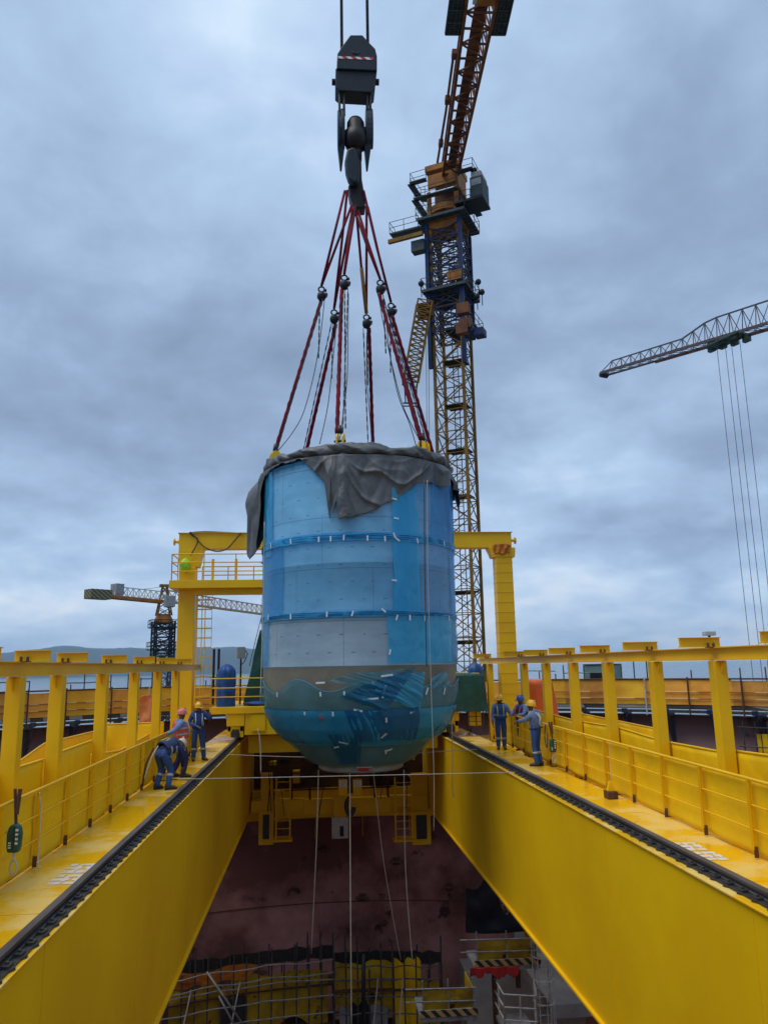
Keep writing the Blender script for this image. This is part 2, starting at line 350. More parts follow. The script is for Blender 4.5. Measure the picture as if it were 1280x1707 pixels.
# ------------------------------------------------------------------ post-and-beam frames outside the walkways
def ibeam(m, p, q, h, w, t=.02, up=(0,0,1)):
    p, q = Vector(p), Vector(q); u = Vector(up)*(h/2-t/2)
    m.bar(p, q, t, h-2*t, up); m.bar(p+u, q+u, w, t, up); m.bar(p-u, q-u, w, t, up); return m
def beam_frame(x, ys, yb, side, label, zt=2.98, pw=.23):
    t = thing('rail_frame', label, 'steel frame', (x, ys[0], 0), 'post frames beside the girders')
    m = MB(); ibeam(m, (x, ys[0]-2, zt-.115), (x, yb, zt-.115), .23, .16); m.build('longitudinal_beam', 'yellow', t)
    y_0 = None
    for y in ys:
        if y_0 is None:
            y_0 = y
            p0 = MB().box(x-.115, x+.115, y-.115, y+.115, -.2, zt-.235).build('post', 'yellow', t, bevel=.012)
            m = MB()
            for d in (-1, 1):
                m.prism([(x-.008, y+d*.118, -.195), (x-.008, y+d*.30, -.195), (x-.008, y+d*.118, .12)], (.016, 0, 0)); m.prism([(x-.008, y+d*.118, zt-.24), (x-.008, y+d*.28, zt-.24), (x-.008, y+d*.118, zt-.46)], (.016, 0, 0))
            m.build('gusset', 'yellow', p0)
            MB().box(x-.15, x+.15, y-.15, y+.15, -.22, -.2).build('base_plate', 'rust', p0)
            m = MB(); xa, xb = x-side*(-.08), x-side*.56
            xa, xb = (x+side*(.05 if side < 0 else .08), x-side*(.50 if side < 0 else .66))
            ibeam(m, (xa, y, zt+.085), (xb, y, zt+.085), .17, .13, .012)
            m.box(x-.3, x+.3, y+.02, y+.02+.012, zt+.012, zt+.15) if False else None
            b0 = m.build('bracket', 'yellow', t)
            c = MB(); xx = x-side*.12
            for dx in (-.05, .05): c.lathe([(.022, 0), (.022, .06), (.01, .075)], (xx+dx, y-.066, zt+.004), 6)
            c.box(xx-.1, xx+.1, y-.085, y-.045, zt-.012, zt+.004)
            c.build('bolts', 'rust', b0)
        else: dup(p0, (0, y-y_0, 0), t); dup(b0, (0, y-y_0, 0), t)
    c = MB(); yy = ys[0]+.75
    c.bar((x-side*.1, yy, zt-.26), (x-side*.1, yy, zt+.05), .025); c.box(x-.16, x+.16, yy-.02, yy+.02, zt-.27, zt-.245); c.build('splice_clamp', 'rust', t)
    return t
beam_frame(-4.66, [7.0, 9.0, 10.8, 12.78, 14.8, 17.8, 20.85, 23.85, 26.9], 32.6, -1, 'yellow post and beam frame with bracket stubs outside the left walkway')
beam_frame(7.0, [8.1, 10.65, 13.17, 15.7, 18.35, 20.9, 23.45, 26.0, 31.2], 33.2, 1, 'yellow post and beam frame with bracket stubs outside the right walkway', 3.03)

# outer decks and their yellow sheet walls
def outer_deck(x0, x1, y0, y1, label):
    o = MB().box(x0, x1, y0, y1, -.30, -.221).build('outer_deck', 'deck', None); tag(o, label, 'deck', 'outer decks of the bridge')
outer_deck(-7.4, -4.15, 3, 34, 'yellow plate deck outside the left railing under the post frame')
outer_deck(6.72, 9.6, 3, 34, 'yellow plate deck outside the right railing under the post frame')
def sheet_wall(name, pts, label, zb=-.2, amp=.03, rim=True, group='yellow sheet walls on the outer decks', m='sheet', cat='sheet wall'):
    """pts: (x, y, ztop) along the wall"""
    t = thing(name, label, cat, (pts[0][0], pts[0][1], zb), group)
    Ls = [0]
    for a, b in zip(pts, pts[1:]): Ls.append(Ls[-1]+math.hypot(b[0]-a[0], b[1]-a[1]))
    tx, ty, tz = ([(l, p[i]) for l, p in zip(Ls, pts)] for i in range(3)); L = Ls[-1]
    d = Vector((pts[-1][0]-pts[0][0], pts[-1][1]-pts[0][1], 0)).normalized(); nrm = Vector((d.y, -d.x, 0))
    def fn(u, v):
        l = u*L; z = lerp(zb, interp(tz, l), v)
        k = amp*noise.noise(Vector((l*1.3, z*1.6, pts[0][0])))+amp*.4*noise.noise(Vector((l*5, z*5, 4)))
        return Vector((interp(tx, l), interp(ty, l), z))+nrm*k*(1 if v < .99 else .2)
    MB().grid(fn, max(8, int(L*7)), 12).build('sheet', m, t, True, solid=.008)
    if rim:
        MB().tube([(interp(tx, l), interp(ty, l), interp(tz, l)+.01) for l in [L*k/24 for k in range(25)]], .022, 6).build('top_rail', 'yellow', t, True)
    return t
sheet_wall('sheet_wall', [(-4.80, 5, 1.33), (-4.80, 11.6, 1.33), (-4.80, 12.6, 1.30), (-4.80, 14.7, 1.28)], 'yellow sheet wall between the nearest two left posts')
sheet_wall('sheet_wall', [(-4.80, 14.95, 1.31), (-4.80, 17.7, 1.33)], 'yellow sheet wall sloping up behind the third left post')
sheet_wall('sheet_wall', [(-4.86, 17.95, 1.0), (-4.86, 20.5, .84), (-4.86, 24, .95)], 'low yellow sheet wall behind the fourth left post')
sheet_wall('sheet_wall', [(-6.8, 18.6, .70), (-6.8, 20.8, 1.03), (-6.8, 24.5, .98), (-6.8, 26.3, .95)], 'far yellow sheet wall on the left outer deck edge')
sheet_wall('sheet_wall', [(-6.7, 26.4, 1.10), (-4.9, 26.4, 1.12)], 'yellow sheet wall across the left outer deck below the orange tarpaulin')
sheet_wall('sheet_wall', [(7.16, 5, 1.30), (7.16, 11, 1.34), (7.16, 13.2, 1.26)], 'yellow sheet wall beside the nearest right post')
sheet_wall('sheet_wall', [(7.16, 13.3, 1.2), (7.16, 15.7, 1.17)], 'yellow sheet wall between the second and third right posts')
sheet_wall('sheet_wall', [(7.16, 15.8, 1.16), (7.16, 18.4, 1.26), (7.16, 20.9, 1.22)], 'yellow sheet wall running back from the third right post')
sheet_wall('sheet_wall', [(7.16, 21.0, 1.2), (7.16, 26, 1.3)], 'yellow sheet wall behind the workers at the right railing')
sheet_wall('sheet_wall', [(9.3, 21.1, .97), (9.3, 24.6, 1.0), (9.3, 28, 1.02)], 'yellow sheet wall at the far right deck edge under the orange cover')
#@@
# ------------------------------------------------------------------ trolley on the rails
TY0, TY1 = 31.0, 36.6
t = thing('crane_trolley', 'yellow crane trolley with railed deck standing on the rails behind the hanging vessel', 'trolley', (1.1, TY0, .2))
for x in (XL, XR): MB().box(x-.34, x+.34, TY0, TY1, .62, 1.08).build('end_beam', 'yellow', t, bevel=.015)
MB().box(-4.05, 6.75, TY0-.06, TY1+.1, 1.085, 1.34).build('deck', 'yellow', t, bevel=.015)
m = MB()
for y in (TY0+.25, TY1-.3):
    m.box(XL+.35, XR-.35, y-.22, y+.22, .28, 1.08)
m.box(XL+.45, XR-.45, TY0+.6, TY1-.6, -.45, .2)
m.build('cross_beam', 'web', t, bevel=.012)
for x in (XL, XR):
    for y in (TY0+.35, TY1-.4):
        h = MB().box(x-.30, x-.17, y-.3, y+.3, .2, .615).box(x+.17, x+.30, y-.3, y+.3, .2, .615).box(x-.30, x+.30, y-.3, y-.27, .42, .615).build('bogie', 'yellow', t, bevel=.01)
        w = MB(); w.lathe([(.05, -.15), (.25, -.15), (.27, -.1), (.27, .1), (.25, .15), (.05, .15)], (0, 0, 0), 20)
        w.v = [Vector((x+v.z*.7, y+v.x, .455+v.y)) for v in w.v]; w.build('wheel', 'black', h, bevel=.004)
        MB().box(x-.13, x+.13, y-.36, y-.305, .20, .5).build('rail_sweeper', 'black', h)
def rails(m, path, z0, hs, r=.02, step=1.2, closed=False):
    path = [Vector(p) for p in path]
    for a, b in zip(path, path[1:]):
        n = max(1, int((b-a).length/step+.5))
        for k in range(n+1): q = a.lerp(b, k/n); m.tube([(q.x, q.y, z0), (q.x, q.y, z0+max(hs))], r, 6)
        for h in hs: m.tube([(a.x, a.y, z0+h), (b.x, b.y, z0+h)], r, 6)
    return m
rails(MB(), [(-2.65, TY1, 0), (-4.0, TY1, 0), (-4.0, TY0, 0), (-.9, TY0, 0)], 1.34, (.38, .72, 1.08)).build('guard_rail', 'yellow', t)
rails(MB(), [(6.7, TY0+.9, 0), (6.7, TY1, 0), (3.2, TY1, 0)], 1.34, (.38, .72, 1.08)).build('guard_rail', 'yellow', t)
for x in (-2.45, 6.0): MB().box(x, x+.52, TY0-.02, TY0+.025, .42, 1.05).build('panel', 'web', t)
m = MB()
for z in (.36, .56, .76, .96): m.box(6.0, 6.62, TY0-.10, TY0-.07, z, z+.03)
for x in (6.0, 6.3, 6.6): m.box(x, x+.03, TY0-.07, TY0-.03, .2, 1.05)
m.build('access_ladder', 'rust', t)
# covered things on the trolley deck
def wrapped(name, label, cat, fn_mb, mt, rope=None, group=None):
    o = fn_mb(MB()); b = o.build(name, mt, None, True); tag(b, label, cat, group); return b
def bagshape(x, y, z0, rx, ry, h, seed, topk=.55):
    def f(m):
        def fn(u, v):
            a = u*2*math.pi; k = 1 if v < .7 else lerp(1, .02, ((v-.7)/.3)**1.6)
            z = z0+h*(v if v < .7 else .7+(v-.7)/.3*.3*(1-.35*((v-.7)/.3)))
            n = 1+.10*noise.noise(Vector((math.cos(a)*1.7, math.sin(a)*1.7, z*2.2+seed)))+.05*math.sin(a*9+seed+z*1.3)
            if abs(v-.42) < .04: n *= .93
            return Vector((x+rx*k*n*math.cos(a), y+ry*k*n*math.sin(a), z))
        return m.grid(fn, 40, 26)
    return f
p = onY(31.6, 377, 1175); wrapped('wrapped_drum', 'upright drum wrapped in blue tarpaulin behind the left trolley railing', 'covered equipment', bagshape(p.x, 31.6, 1.34, .36, .36, 1.85, 2), 'bluetarp')
p = onY(33.6, 792, 1115); wrapped('wrapped_motor', 'round motor wrapped in blue sheet above the green cover at right', 'covered equipment', bagshape(p.x, 33.6, 1.34, .33, .33, 1.72, 8), 'bluetarp')
def drape_box(pts_top, pts_bot, y0, y1, seed, amp=.06):
    def f(m):
        loop = []
        def fn(u, v):
            a = u*4; s = int(min(a, 3.999)); fr = a-s
            def cyc(xl, xr): return [(xl, y0), (xr, y0), (xr, y1), (xl, y1), (xl, y0)]
            if v < .8:
                w = v/.8; xl = lerp(pts_bot[0], pts_top[0], w); xr = lerp(pts_bot[1], pts_top[1], w); z = lerp(pts_bot[2], pts_top[2], w); k = 0
            else:
                k = (v-.8)/.2; xl, xr, z = pts_top; z += .06*k
            c = cyc(xl, xr); x, y = lerp(c[s][0], c[s+1][0], fr), lerp(c[s][1], c[s+1][1], fr)
            x = lerp(x, (xl+xr)/2, k*.98); y = lerp(y, (y0+y1)/2, k*.98)
            n = noise.noise(Vector((x*1.8, y*1.8, z*.9+seed)))*amp+.03*math.sin(x*11+z*2.5+seed)*(1-v)
            return Vector((x+n*.4, y-n, z+n*.5))
        return m.grid(fn, 64, 20)
    return f
p0, p1 = onY(31.5, 752, 1180), onY(31.5, 805, 1128)
wrapped('covered_winch', 'box shaped machine under dark green tarpaulin on the right end of the trolley', 'covered equipment', drape_box((p0.x+.02, p1.x-.10, p1.z+.12), (p0.x-.15, p1.x+.03, p0.z-.12), 30.82, 33.2, 1), 'green')
p0, p1 = onY(32.2, 415, 1168), onY(32.2, 470, 1065)
wrapped('covered_hoist', 'tall sloping machine under dark green tarpaulin left of the vessel', 'covered equipment', drape_box((p0.x+.42, p1.x+1.2, p1.z+.35), (p0.x-.22, p1.x+1.5, 1.36), 31.9, 34, 5, .1), 'green')
p0 = onY(31.6, 430, 1168); b = MB().lump((p0.x, 31.6, 1.43), (.5, .3, .1), amp=.3).build('folded_sheet', 'bluetarp', None, True); tag(b, 'folded blue sheet lying on the trolley deck before the green cover', 'folded sheet')
# flood light and dark posts
p = onY(33, 402, 1088); t = thing('flood_light', 'pale grey flood lamp on a thin pole above the left trolley railing', 'flood light', (p.x, 33, 1.34))
MB().tube([(p.x, 33, 1.34), (p.x, 33, p.z-.2)], .035, 8).build('pole', 'dark', t)
MB().obox((p.x, 33, p.z), (.17, .03, 0), (-.02, .12, 0), (0, 0, .24)).build('lamp_housing', 'lightgrey', t, bevel=.04)
MB().tube([(p.x+.17, 33.05, p.z+.1), (p.x+.27, 33.05, p.z-.05), (p.x+.16, 33, p.z-.35), (p.x+.02, 33, p.z-.5)], .02, 6).build('cable', 'black', t)
a, b = onY(33.4, 358, 1135), onY(33.4, 358, 1082); c = onY(33.4, 363, 1082)
t = thing('twin_mast', 'pair of dark blue upright tubes behind the blue wrapped drum', 'mast', (a.x, 33.4, 1.34))
for x in (a.x-.05, c.x+.06): MB().tube([(x, 33.4, 1.34), (x, 33.4, b.z)], .055, 10).build('tube', 'navy', t)
MB().box(a.x-.1, c.x+.1, 33.37, 33.43, 2.0, 2.06).build('clamp', 'navy', t)

# ------------------------------------------------------------------ portal over the trolley
PY = 32.4
t = thing('portal_frame', 'yellow portal of two columns and a top beam with a railed platform at left', 'portal frame', (1.2, PY, -.2))
pl = lambda x, y: onY(PY-.3, x, y)
xa, xb = pl(295, 1060).x, pl(323, 1060).x; zt, zb = pl(300, 888).z, pl(300, 915).z
xr0, xr1 = pl(831, 1040).x, pl(859, 1040).x; xe = pl(852, 890).x
MB().box(xa, xb, PY-.3, PY+.3, -.21, zb-.75).build('column', 'yellow', t, bevel=.02)
m = MB(); m.prism([(xa, PY-.28, zb-.75), (xb+.12, PY-.28, zb-.75), (xb+.22, PY-.28, zb-.30), (xb+.30, PY-.28, zb), (xa-.05, PY-.28, zb), (xa-.05, PY-.28, zb-.3)], (0, .56, 0)); m.build('knee', 'yellow', t, bevel=.015)
c = MB().box(xr0, xr1, PY-.3, PY+.3, -.21, zb-.42).build('column', 'yellow', t, bevel=.02)
m = MB(); z = .3
while z < zb-.6: m.box(xr0-.012, xr1+.012, PY-.312, PY+.312, z, z+.02); z += .42
m.build('stiffener_band', 'yellow', c)
m = MB().prism([(xr0-.12, PY-.32, zb-.42), (xr1+.12, PY-.32, zb-.42), (xr1+.15, PY-.32, zb-.15), (xr1+.15, PY-.32, zb), (xr0-.3, PY-.32, zb), (xr0-.2, PY-.32, zb-.2)], (0, .64, 0)); m.build('knee', 'yellow', t, bevel=.015)
m = MB().box(xa-.05, xe, PY-.26, PY+.26, zb+.003, zt-.03); m.build('top_beam', 'yellow', t, bevel=.012)
MB().box(xa-.09, xe+.04, PY-.33, PY+.33, zt-.028, zt).build('beam_flange', 'yellow', t)
for x, d in ((xa-.05, -1), (xe, 1)):
    m = MB().lathe([(.11, 0), (.11, .06), (.06, .062), (.06, .2), (.15, .2), (.15, .25)], (0, 0, 0), 14); m.v = [Vector((x+d*v.z, PY+v.x, (zt+zb)/2+v.y)) for v in m.v]; m.build('end_pin', 'yellow', t)
# platform at left
z1, z0, zl = pl(300, 970).z, pl(300, 983).z, pl(300, 993).z; xp0, xp1 = pl(287, 975).x, .6
MB().box(xp0, xp1, PY-.95, PY+.6, z0, z1).build('platform', 'yellow', t, bevel=.01)
MB().box(xb+.02, xp1, PY-.6, PY-.3, zl, z0-.003).build('platform_bracket', 'web', t, bevel=.01)
g = MB(); rails(g, [(xp1, PY-.9, 0), (xp0+.08, PY-.9, 0), (xp0+.08, PY+.5, 0)], z1, (.36, .72, 1.06), .024, 1.35); g.build('guard_rail', 'yellow', t)
g = MB(); rails(g, [(xp1, PY+.5, 0), (xp0+1.1, PY+.5, 0)], z1, (.36, .72), .024, 1.1)
for x in (xa+1.3, xa+2.25): g.box(x, x+.1, PY-.2, PY-.1, z1, z1+.95)
g.build('inner_rail', 'yellow', t)
# ladder beside the left column
l = MB(); xs = (pl(327, 1050).x, pl(353, 1050).x)
l.box(xs[0], xs[0]+.05, PY-.34, PY-.26, 1.4, zl); l.tube([(xs[1], PY-.3, 1.4), (xs[1], PY-.3, z0)], .012, 6)
for fx in (.42, .62): l.tube([(lerp(*xs, fx), PY-.55, 1.8), (lerp(*xs, fx), PY-.55, z0)], .02, 6)
z = 1.7
while z < zl: l.box(xs[0]+.05, xs[1], PY-.33, PY-.25, z, z+.05); z += .385
l.build('ladder', 'yellow', t)
# cables, lamp bag, strap
def cable(name, label, pts, r, m='black', cat='cable', group=None, n=6):
    P = [Vector(p) for p in pts]; out = []
    for i in range(len(P)-1):
        a, b, c, d = P[max(i-1, 0)], P[i], P[i+1], P[min(i+2, len(P)-1)]
        for k in range(6):
            s = k/6; out.append(.5*((2*b)+(c-a)*s+(2*a-5*b+4*c-d)*s*s+(3*b-a-3*c+d)*s**3))
    out.append(P[-1]); o = MB().tube(out, r, n).build(name, m, None, True); return tag(o, label, cat, group)
q = lambda x, y: onY(PY-.36, x, y)
cable('power_cable', 'black cable looping over the left end of the yellow portal beam', [q(318, 926), q(327, 910), q(330, 899), q(320, 892), q(317, 887), q(324, 893), q(340, 911), q(360, 919), q(378, 915), q(393, 899), q(402, 888)], .028)
cable('power_cable', 'black cable lying along the top edge of the portal beam', [q(315, 886)+Vector((0,.3,0)), q(340, 884.5)+Vector((0,.3,0)), q(380, 886)+Vector((0,.3,0)), q(430, 888.5)+Vector((0,.3,0))], .03)
p = q(310, 943); b = MB().lump((p.x, PY-.5, p.z), (.21, .2, .28), 14, 20, .22, 2.2, 3).build('wrapped_lamp', 'lime', None, True); tag(b, 'lamp wrapped in lime green plastic on the portal column', 'wrapped lamp')
p = q(836, 914); m = MB()
def tc2(u, v):
    x = lerp(-.42, .42, u); z = .20-.42*v+.06*math.sin(u*9)*v; n = noise.noise(Vector((u*5, v*4, 2)))
    return Vector((p.x+x*(1-.25*v), PY-.37-.05*abs(n)-.03*math.sin(u*17+v*5), p.z+z+.08*n-.10*abs(u-.5)))
m.grid(tc2, 34, 16)
o = m.build('tied_cloth', 'oldorange', None, True, solid=.01); tag(o, 'crumpled orange cloth tied at the top of the right portal column', 'cloth')
p = q(440, 935); m = MB().tube([(p.x, PY-.5, p.z+.5), (p.x, PY-.5, p.z+.12)], .02, 6).tube([Vector((p.x+.11*math.sin(a), PY-.5, p.z-.02-.11*math.cos(a)+.11-.11)) for a in [R_(k) for k in range(180, -100, -20)]], .03, 8)
tag(m.build('small_hook', 'black', None, True), 'small black hook hanging at the left edge of the vessel', 'hook')

# ------------------------------------------------------------------ the wrapped vessel
VC = Vector((0, 24.0, 0)); VC.x = onY(24, 598.5, 1000).x
VR = 2.925
def cyl(px, py, r=VR):
    """point where the view ray first meets the cylinder r round the vessel axis: (angle from the near side, z)"""
    d = ray(px, py); o = EYE-VC; a = d.x**2+d.y**2; b = o.x*d.x+o.y*d.y; c = o.x**2+o.y**2-r*r
    disc = b*b-a*c; s = (-b-math.sqrt(max(disc, 0)))/a; q = o+d*s
    return math.atan2(q.x, -q.y), EYE.z+d.z*s
def vp(th, z, r=VR): return Vector((VC.x+r*math.sin(th), VC.y-r*math.cos(th), z))
PROF = [(.15, -.16), (1.24, -.16), (1.30, -.10), (1.30, -.02), (1.38, .02), (1.54, .12), (1.85, .40), (2.07, .63), (2.15, .70), (2.29, .79), (2.56, 1.10), (2.75, 1.48), (2.86, 1.90), (2.905, 2.24), (2.92, 2.55), (2.925, 2.82)]
ZTOP = 8.62
def rad(z):
    if z >= 2.82: return VR
    return interp([(b, a) for a, b in PROF[3:]], z)
v = thing('wrapped_vessel', 'huge steel vessel wrapped in blue plastic film hanging from red slings between the girders', 'vessel', (VC.x, VC.y, -.2))
m = MB(); m.lathe([(VR, 2.824), (VR, 4.2), (VR+.006, 4.21), (VR+.006, 4.24), (VR, 4.25), (VR, 5.6), (VR+.006, 5.61), (VR+.006, 5.64), (VR, 5.65), (VR, ZTOP), (VR-.08, ZTOP), (VR-.08, ZTOP-.6)], VC, 96, caps=False)
m.build('shell', 'plate', v, True)
MB().lathe(PROF[4:-1]+[(2.925, 2.82)], VC, 96, caps=False).build('lower_head', 'plate2', v, True)
MB().lathe([(.02, -.17), (1.20, -.17), (1.26, -.12), (1.26, -.03), (1.28, .015), (.1, .018)], VC, 72).build('bottom_flange', 'grey', v, False)
MB().lathe([(.02, ZTOP-.35), (VR-.1, ZTOP-.3)], VC, 64, caps=False).build('top_cover', 'tarp', v, True)
def sheet(name, m, th0, th1, z0, z1, dr, amp=.016, nu=60, nv=40, edge=None, edge0=None, fr=1.6, seed=0):
    def fn(u, w):
        th = lerp(R_(th0), R_(th1), u); zz_ = lerp(z0, z1, w); th += (.022*noise.noise(Vector((zz_*1.3, seed*9, u*2)))+.010*noise.noise(Vector((zz_*4.5, seed*5, u*2))))*(th1-th0 < 300); a = edge0(math.degrees(th)) if edge0 else z0; b = edge(math.degrees(th)) if edge else z1
        z = lerp(a, b, w); s = th*VR
        k = abs(noise.noise(Vector((s*fr+z*.7*seed, z*fr*.8-s*.6*seed, seed))))+.5*abs(noise.noise(Vector((s*fr*3, z*fr*2.2, seed+7))))
        q = s*.62+z*.78; p_ = z*.62-s*.78; mk = max(0, noise.noise(Vector((s*.55, z*.5, seed*3)))-.05)*1.6
        k += mk*(1.5*abs(noise.noise(Vector((q*4.6, p_*.6, seed))))+.7*abs(noise.noise(Vector((q*11, p_*1.3, seed+2)))))
        return vp(th, z, rad(z)+dr+amp*k*1.6)
    return MB().grid(fn, nu, nv).build(name, m, v, True)
zb1 = cyl(600, 895)[1]; zb2 = cyl(600, 1023)[1]
print('bands', zb1, zb2)
sheet('film_sheet', 'film', -180, 180, zb1-.12, ZTOP+.02, .020, nu=300, nv=70, seed=.3)
sheet('film_sheet', 'film', -180, 180, zb2-.12, zb1+.14, .026, nu=300, nv=70, seed=.8)
sheet('film_sheet', 'filmc', -180, 180, 2.80, zb2+.12, .032, nu=300, nv=60, seed=1.3)
sheet('film_sheet', 'filmb', -122, -62, zb1-.3, ZTOP, .046, nu=40, nv=40, seed=.5, edge0=lambda a: zb1-.3)
sheet('film_sheet', 'film', -125, -66, 2.84, zb2+.05, .046, nu=90, nv=30, seed=.9)
sheet('film_sheet', 'film', -125, -50, zb2-.05, zb1+.05, .046, nu=90, nv=40, seed=.4)
ta, tb, tc_ = (math.degrees(cyl(x, 960)[0]) for x in (655, 697, 742))
sheet('film_strip', 'filmb', ta, ta+(tb-ta)*.62, zb2-.05, ZTOP-.4, .060, nu=20, nv=50, seed=.75)
sheet('film_strip', 'filmb', ta, tb, zb2-.05, ZTOP-.2, .05, nu=20, nv=50, seed=.6)
sheet('film_strip', 'filmb', ta-4, tb+30, 2.86, zb2+.10, .05, nu=40, nv=30, seed=.9)
sheet('film_strip', 'film', 62, 125, 2.86, ZTOP-.1, .055, nu=60, nv=60, seed=.33)
sheet('film_strip', 'filmc', tb+1, 118, zb2-.08, ZTOP-.1, .047, nu=40, nv=40, seed=.7)
# seams: folded bands of film
for zc, dz, nm in ((zb1, .11, 0), (zb2, .085, 1)):
    sheet('seam_band', 'filmb', -180, 180, zc-dz, zc+dz, .060, .03, 200, 8, fr=3, seed=nm+.2)
    m = MB()
    for kk in range(3):
        m.tube([vp(R_(a), zc+dz*(.55-.5*kk)+.012*math.sin(a*.13+kk)+.02*noise.noise(Vector((a*.08, kk, nm))), VR+.085) for a in range(-180, 181, 4)], .011, 5)
    m.build('fold', 'filmd', v, True)
MB().lathe([(VR+.03, ZTOP-.05), (VR+.045, ZTOP), (VR+.03, ZTOP+.04), (VR-.05, ZTOP+.05)], VC, 96, caps=False).build('rim_fold', 'filmb', v, True)
# lower wrap with wavy laced edge
wav = lambda a: 2.28+.15*noise.noise(Vector((a*.045, 3, 0)))+.13*math.cos(R_(a*9))*(1 if a < 0 else .5)-.20*math.exp(-((a-20)/12)**2)
zc = 1.62
sheet('film_skirt', 'filmp', -180, 180, zc-.05, 2.3, .045, .03, 200, 24, edge=wav, fr=2.2, seed=.5)
m = MB(); m.tube([vp(R_(a), wav(a)+.01, rad(wav(a))+.075) for a in range(-180, 181, 2)], .009, 6); m.build('hem', 'filmb', v, True)
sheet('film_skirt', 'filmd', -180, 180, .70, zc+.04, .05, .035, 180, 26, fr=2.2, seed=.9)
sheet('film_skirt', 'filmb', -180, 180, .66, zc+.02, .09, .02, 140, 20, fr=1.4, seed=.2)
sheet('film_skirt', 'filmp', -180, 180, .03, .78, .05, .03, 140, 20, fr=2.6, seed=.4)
def flap(m, pts, dr, seed, amp, dirx):
    # four-cornered piece of film (angle, height), pulled into straight gathers
    def fn(u, w):
        A, B, C, D = pts; a = lerp(lerp(A[0], B[0], u), lerp(D[0], C[0], u), w); z = lerp(lerp(A[1], B[1], u), lerp(D[1], C[1], u), w)
        z += .05*noise.noise(Vector((u*5, seed, 0)))*(w > .98 or w < .02); th = R_(a); s = th*VR
        q = s*dirx[0]+z*dirx[1]; p_ = -s*dirx[1]+z*dirx[0]
        g = amp*(abs(noise.noise(Vector((q*5.5, p_*.7, seed))))*1.3+.5*abs(noise.noise(Vector((q*12, p_*1.6, seed+3)))))
        return vp(th, z, rad(z)+dr+g)
    return MB().grid(fn, 90, 60).build('film_flap', m, v, True)
flap('film', [(40, 6.4), (88, 6.4), (90, 8.3), (44, 8.3)], .058, 9, .04, (.95, .3))
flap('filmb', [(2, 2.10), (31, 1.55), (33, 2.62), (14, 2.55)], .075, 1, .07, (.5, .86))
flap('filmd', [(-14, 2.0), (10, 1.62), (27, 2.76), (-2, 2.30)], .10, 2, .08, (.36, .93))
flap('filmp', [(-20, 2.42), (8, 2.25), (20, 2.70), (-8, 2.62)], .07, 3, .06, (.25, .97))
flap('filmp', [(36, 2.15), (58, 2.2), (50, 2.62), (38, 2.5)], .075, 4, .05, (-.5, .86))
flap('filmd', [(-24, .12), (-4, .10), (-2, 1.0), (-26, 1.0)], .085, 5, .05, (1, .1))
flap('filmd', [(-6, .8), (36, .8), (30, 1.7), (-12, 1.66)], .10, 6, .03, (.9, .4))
# white tape strips and small marks, put where the photograph shows them
def tape(px, py, w, h, rot=0):
    th, z = cyl(px, py, VR) if py < 1120 else (None, None)
    if th is None:
        r = VR
        for _ in range(14): th, z = cyl(px, py, r); r = r*.5+.5*rad(z)
    c = vp(th, z, rad(z)+.115 if z < 2.8 else rad(z)+.105)
    e = Vector((math.cos(th), math.sin(th), 0)); n = Vector((math.sin(th), -math.cos(th), 0)); u = Vector((0, 0, 1))
    sl = (rad(z+.05)-rad(z-.05))/.1; u = (u+n*sl).normalized(); n2 = e.cross(u).normalized()
    ca, sa = math.cos(R_(rot)), math.sin(R_(rot)); a = e*ca+u*sa; b = u*ca-e*sa
    MB().obox(c, a*w/2, n2*.004, b*h/2).build('tape', 'tape', v)
for x, y, rot in ((489,903,5),(534,900,0),(553,899,0),(574,897,-5),(612,898,0),(640,899,2),(655,893,20),(660,900,55),(692,902,15),(735,906,0),(457,910,5),(658,865,85),
                  (489,1028,0),(547,1024,-3),(588,1023,-20),(638,1018,50),(659,1030,-20),(680,1030,0),(704,1031,0),(743,1031,0),(453,1029,0),(655,968,85),(648,1087,-10),(655,833,80)):
    tape(x, y, .045, .15, rot)
for x, y, w, rot in ((643,1126,.33,6),(627,1140,.26,-18),(617,1165,.42,4),(597,1184,.24,-12),(640,1147,.16,70),(637,1159,.14,80),(537,1138,.26,2),(537,1157,.12,95),(575,1156,.12,90),
                     (468,1158,.12,80),(707,1152,.2,70),(735,1152,.2,75),(574,1238,.26,-22),(563,1245,.16,20),(638,1226,.2,55),(557,1190,.12,90),(642,1200,.14,100),(644,1250,.2,10),(641,1253,.16,95),(648,1249,.12,45),(512,1189,.09,80),(684,1187,.16,10)):
    tape(x, y, w, .05, rot)
for x, y, w, h in ((540,1194,.26,.22),): pass
r = VR
for _ in range(14): th, z = cyl(540, 1194, r); r = .5*r+.5*rad(z)
c = vp(th, z, rad(z)+.035); MB().lump(c, (.12, .04, .10), 8, 12, .3).build('red_tag', 'red', v, True)
th, z = cyl(607, 1279, 1.3); c = vp(th, -.06, 1.28); MB().lump(c, (.17, .04, .08), 8, 12, .3, flat=.04).build('red_tag', 'red', v, True)
MB().obox(c+Vector((0, -.02, .07)), (.22, 0, 0), (0, .03, 0), (0, 0, .02)).build('tape', 'tape', v)
c = vp(R_(62), .78, 2.12); MB().lump(c, (.1, .1, .12), 8, 10, .3).build('film_knot', 'bluetarp', v, True)
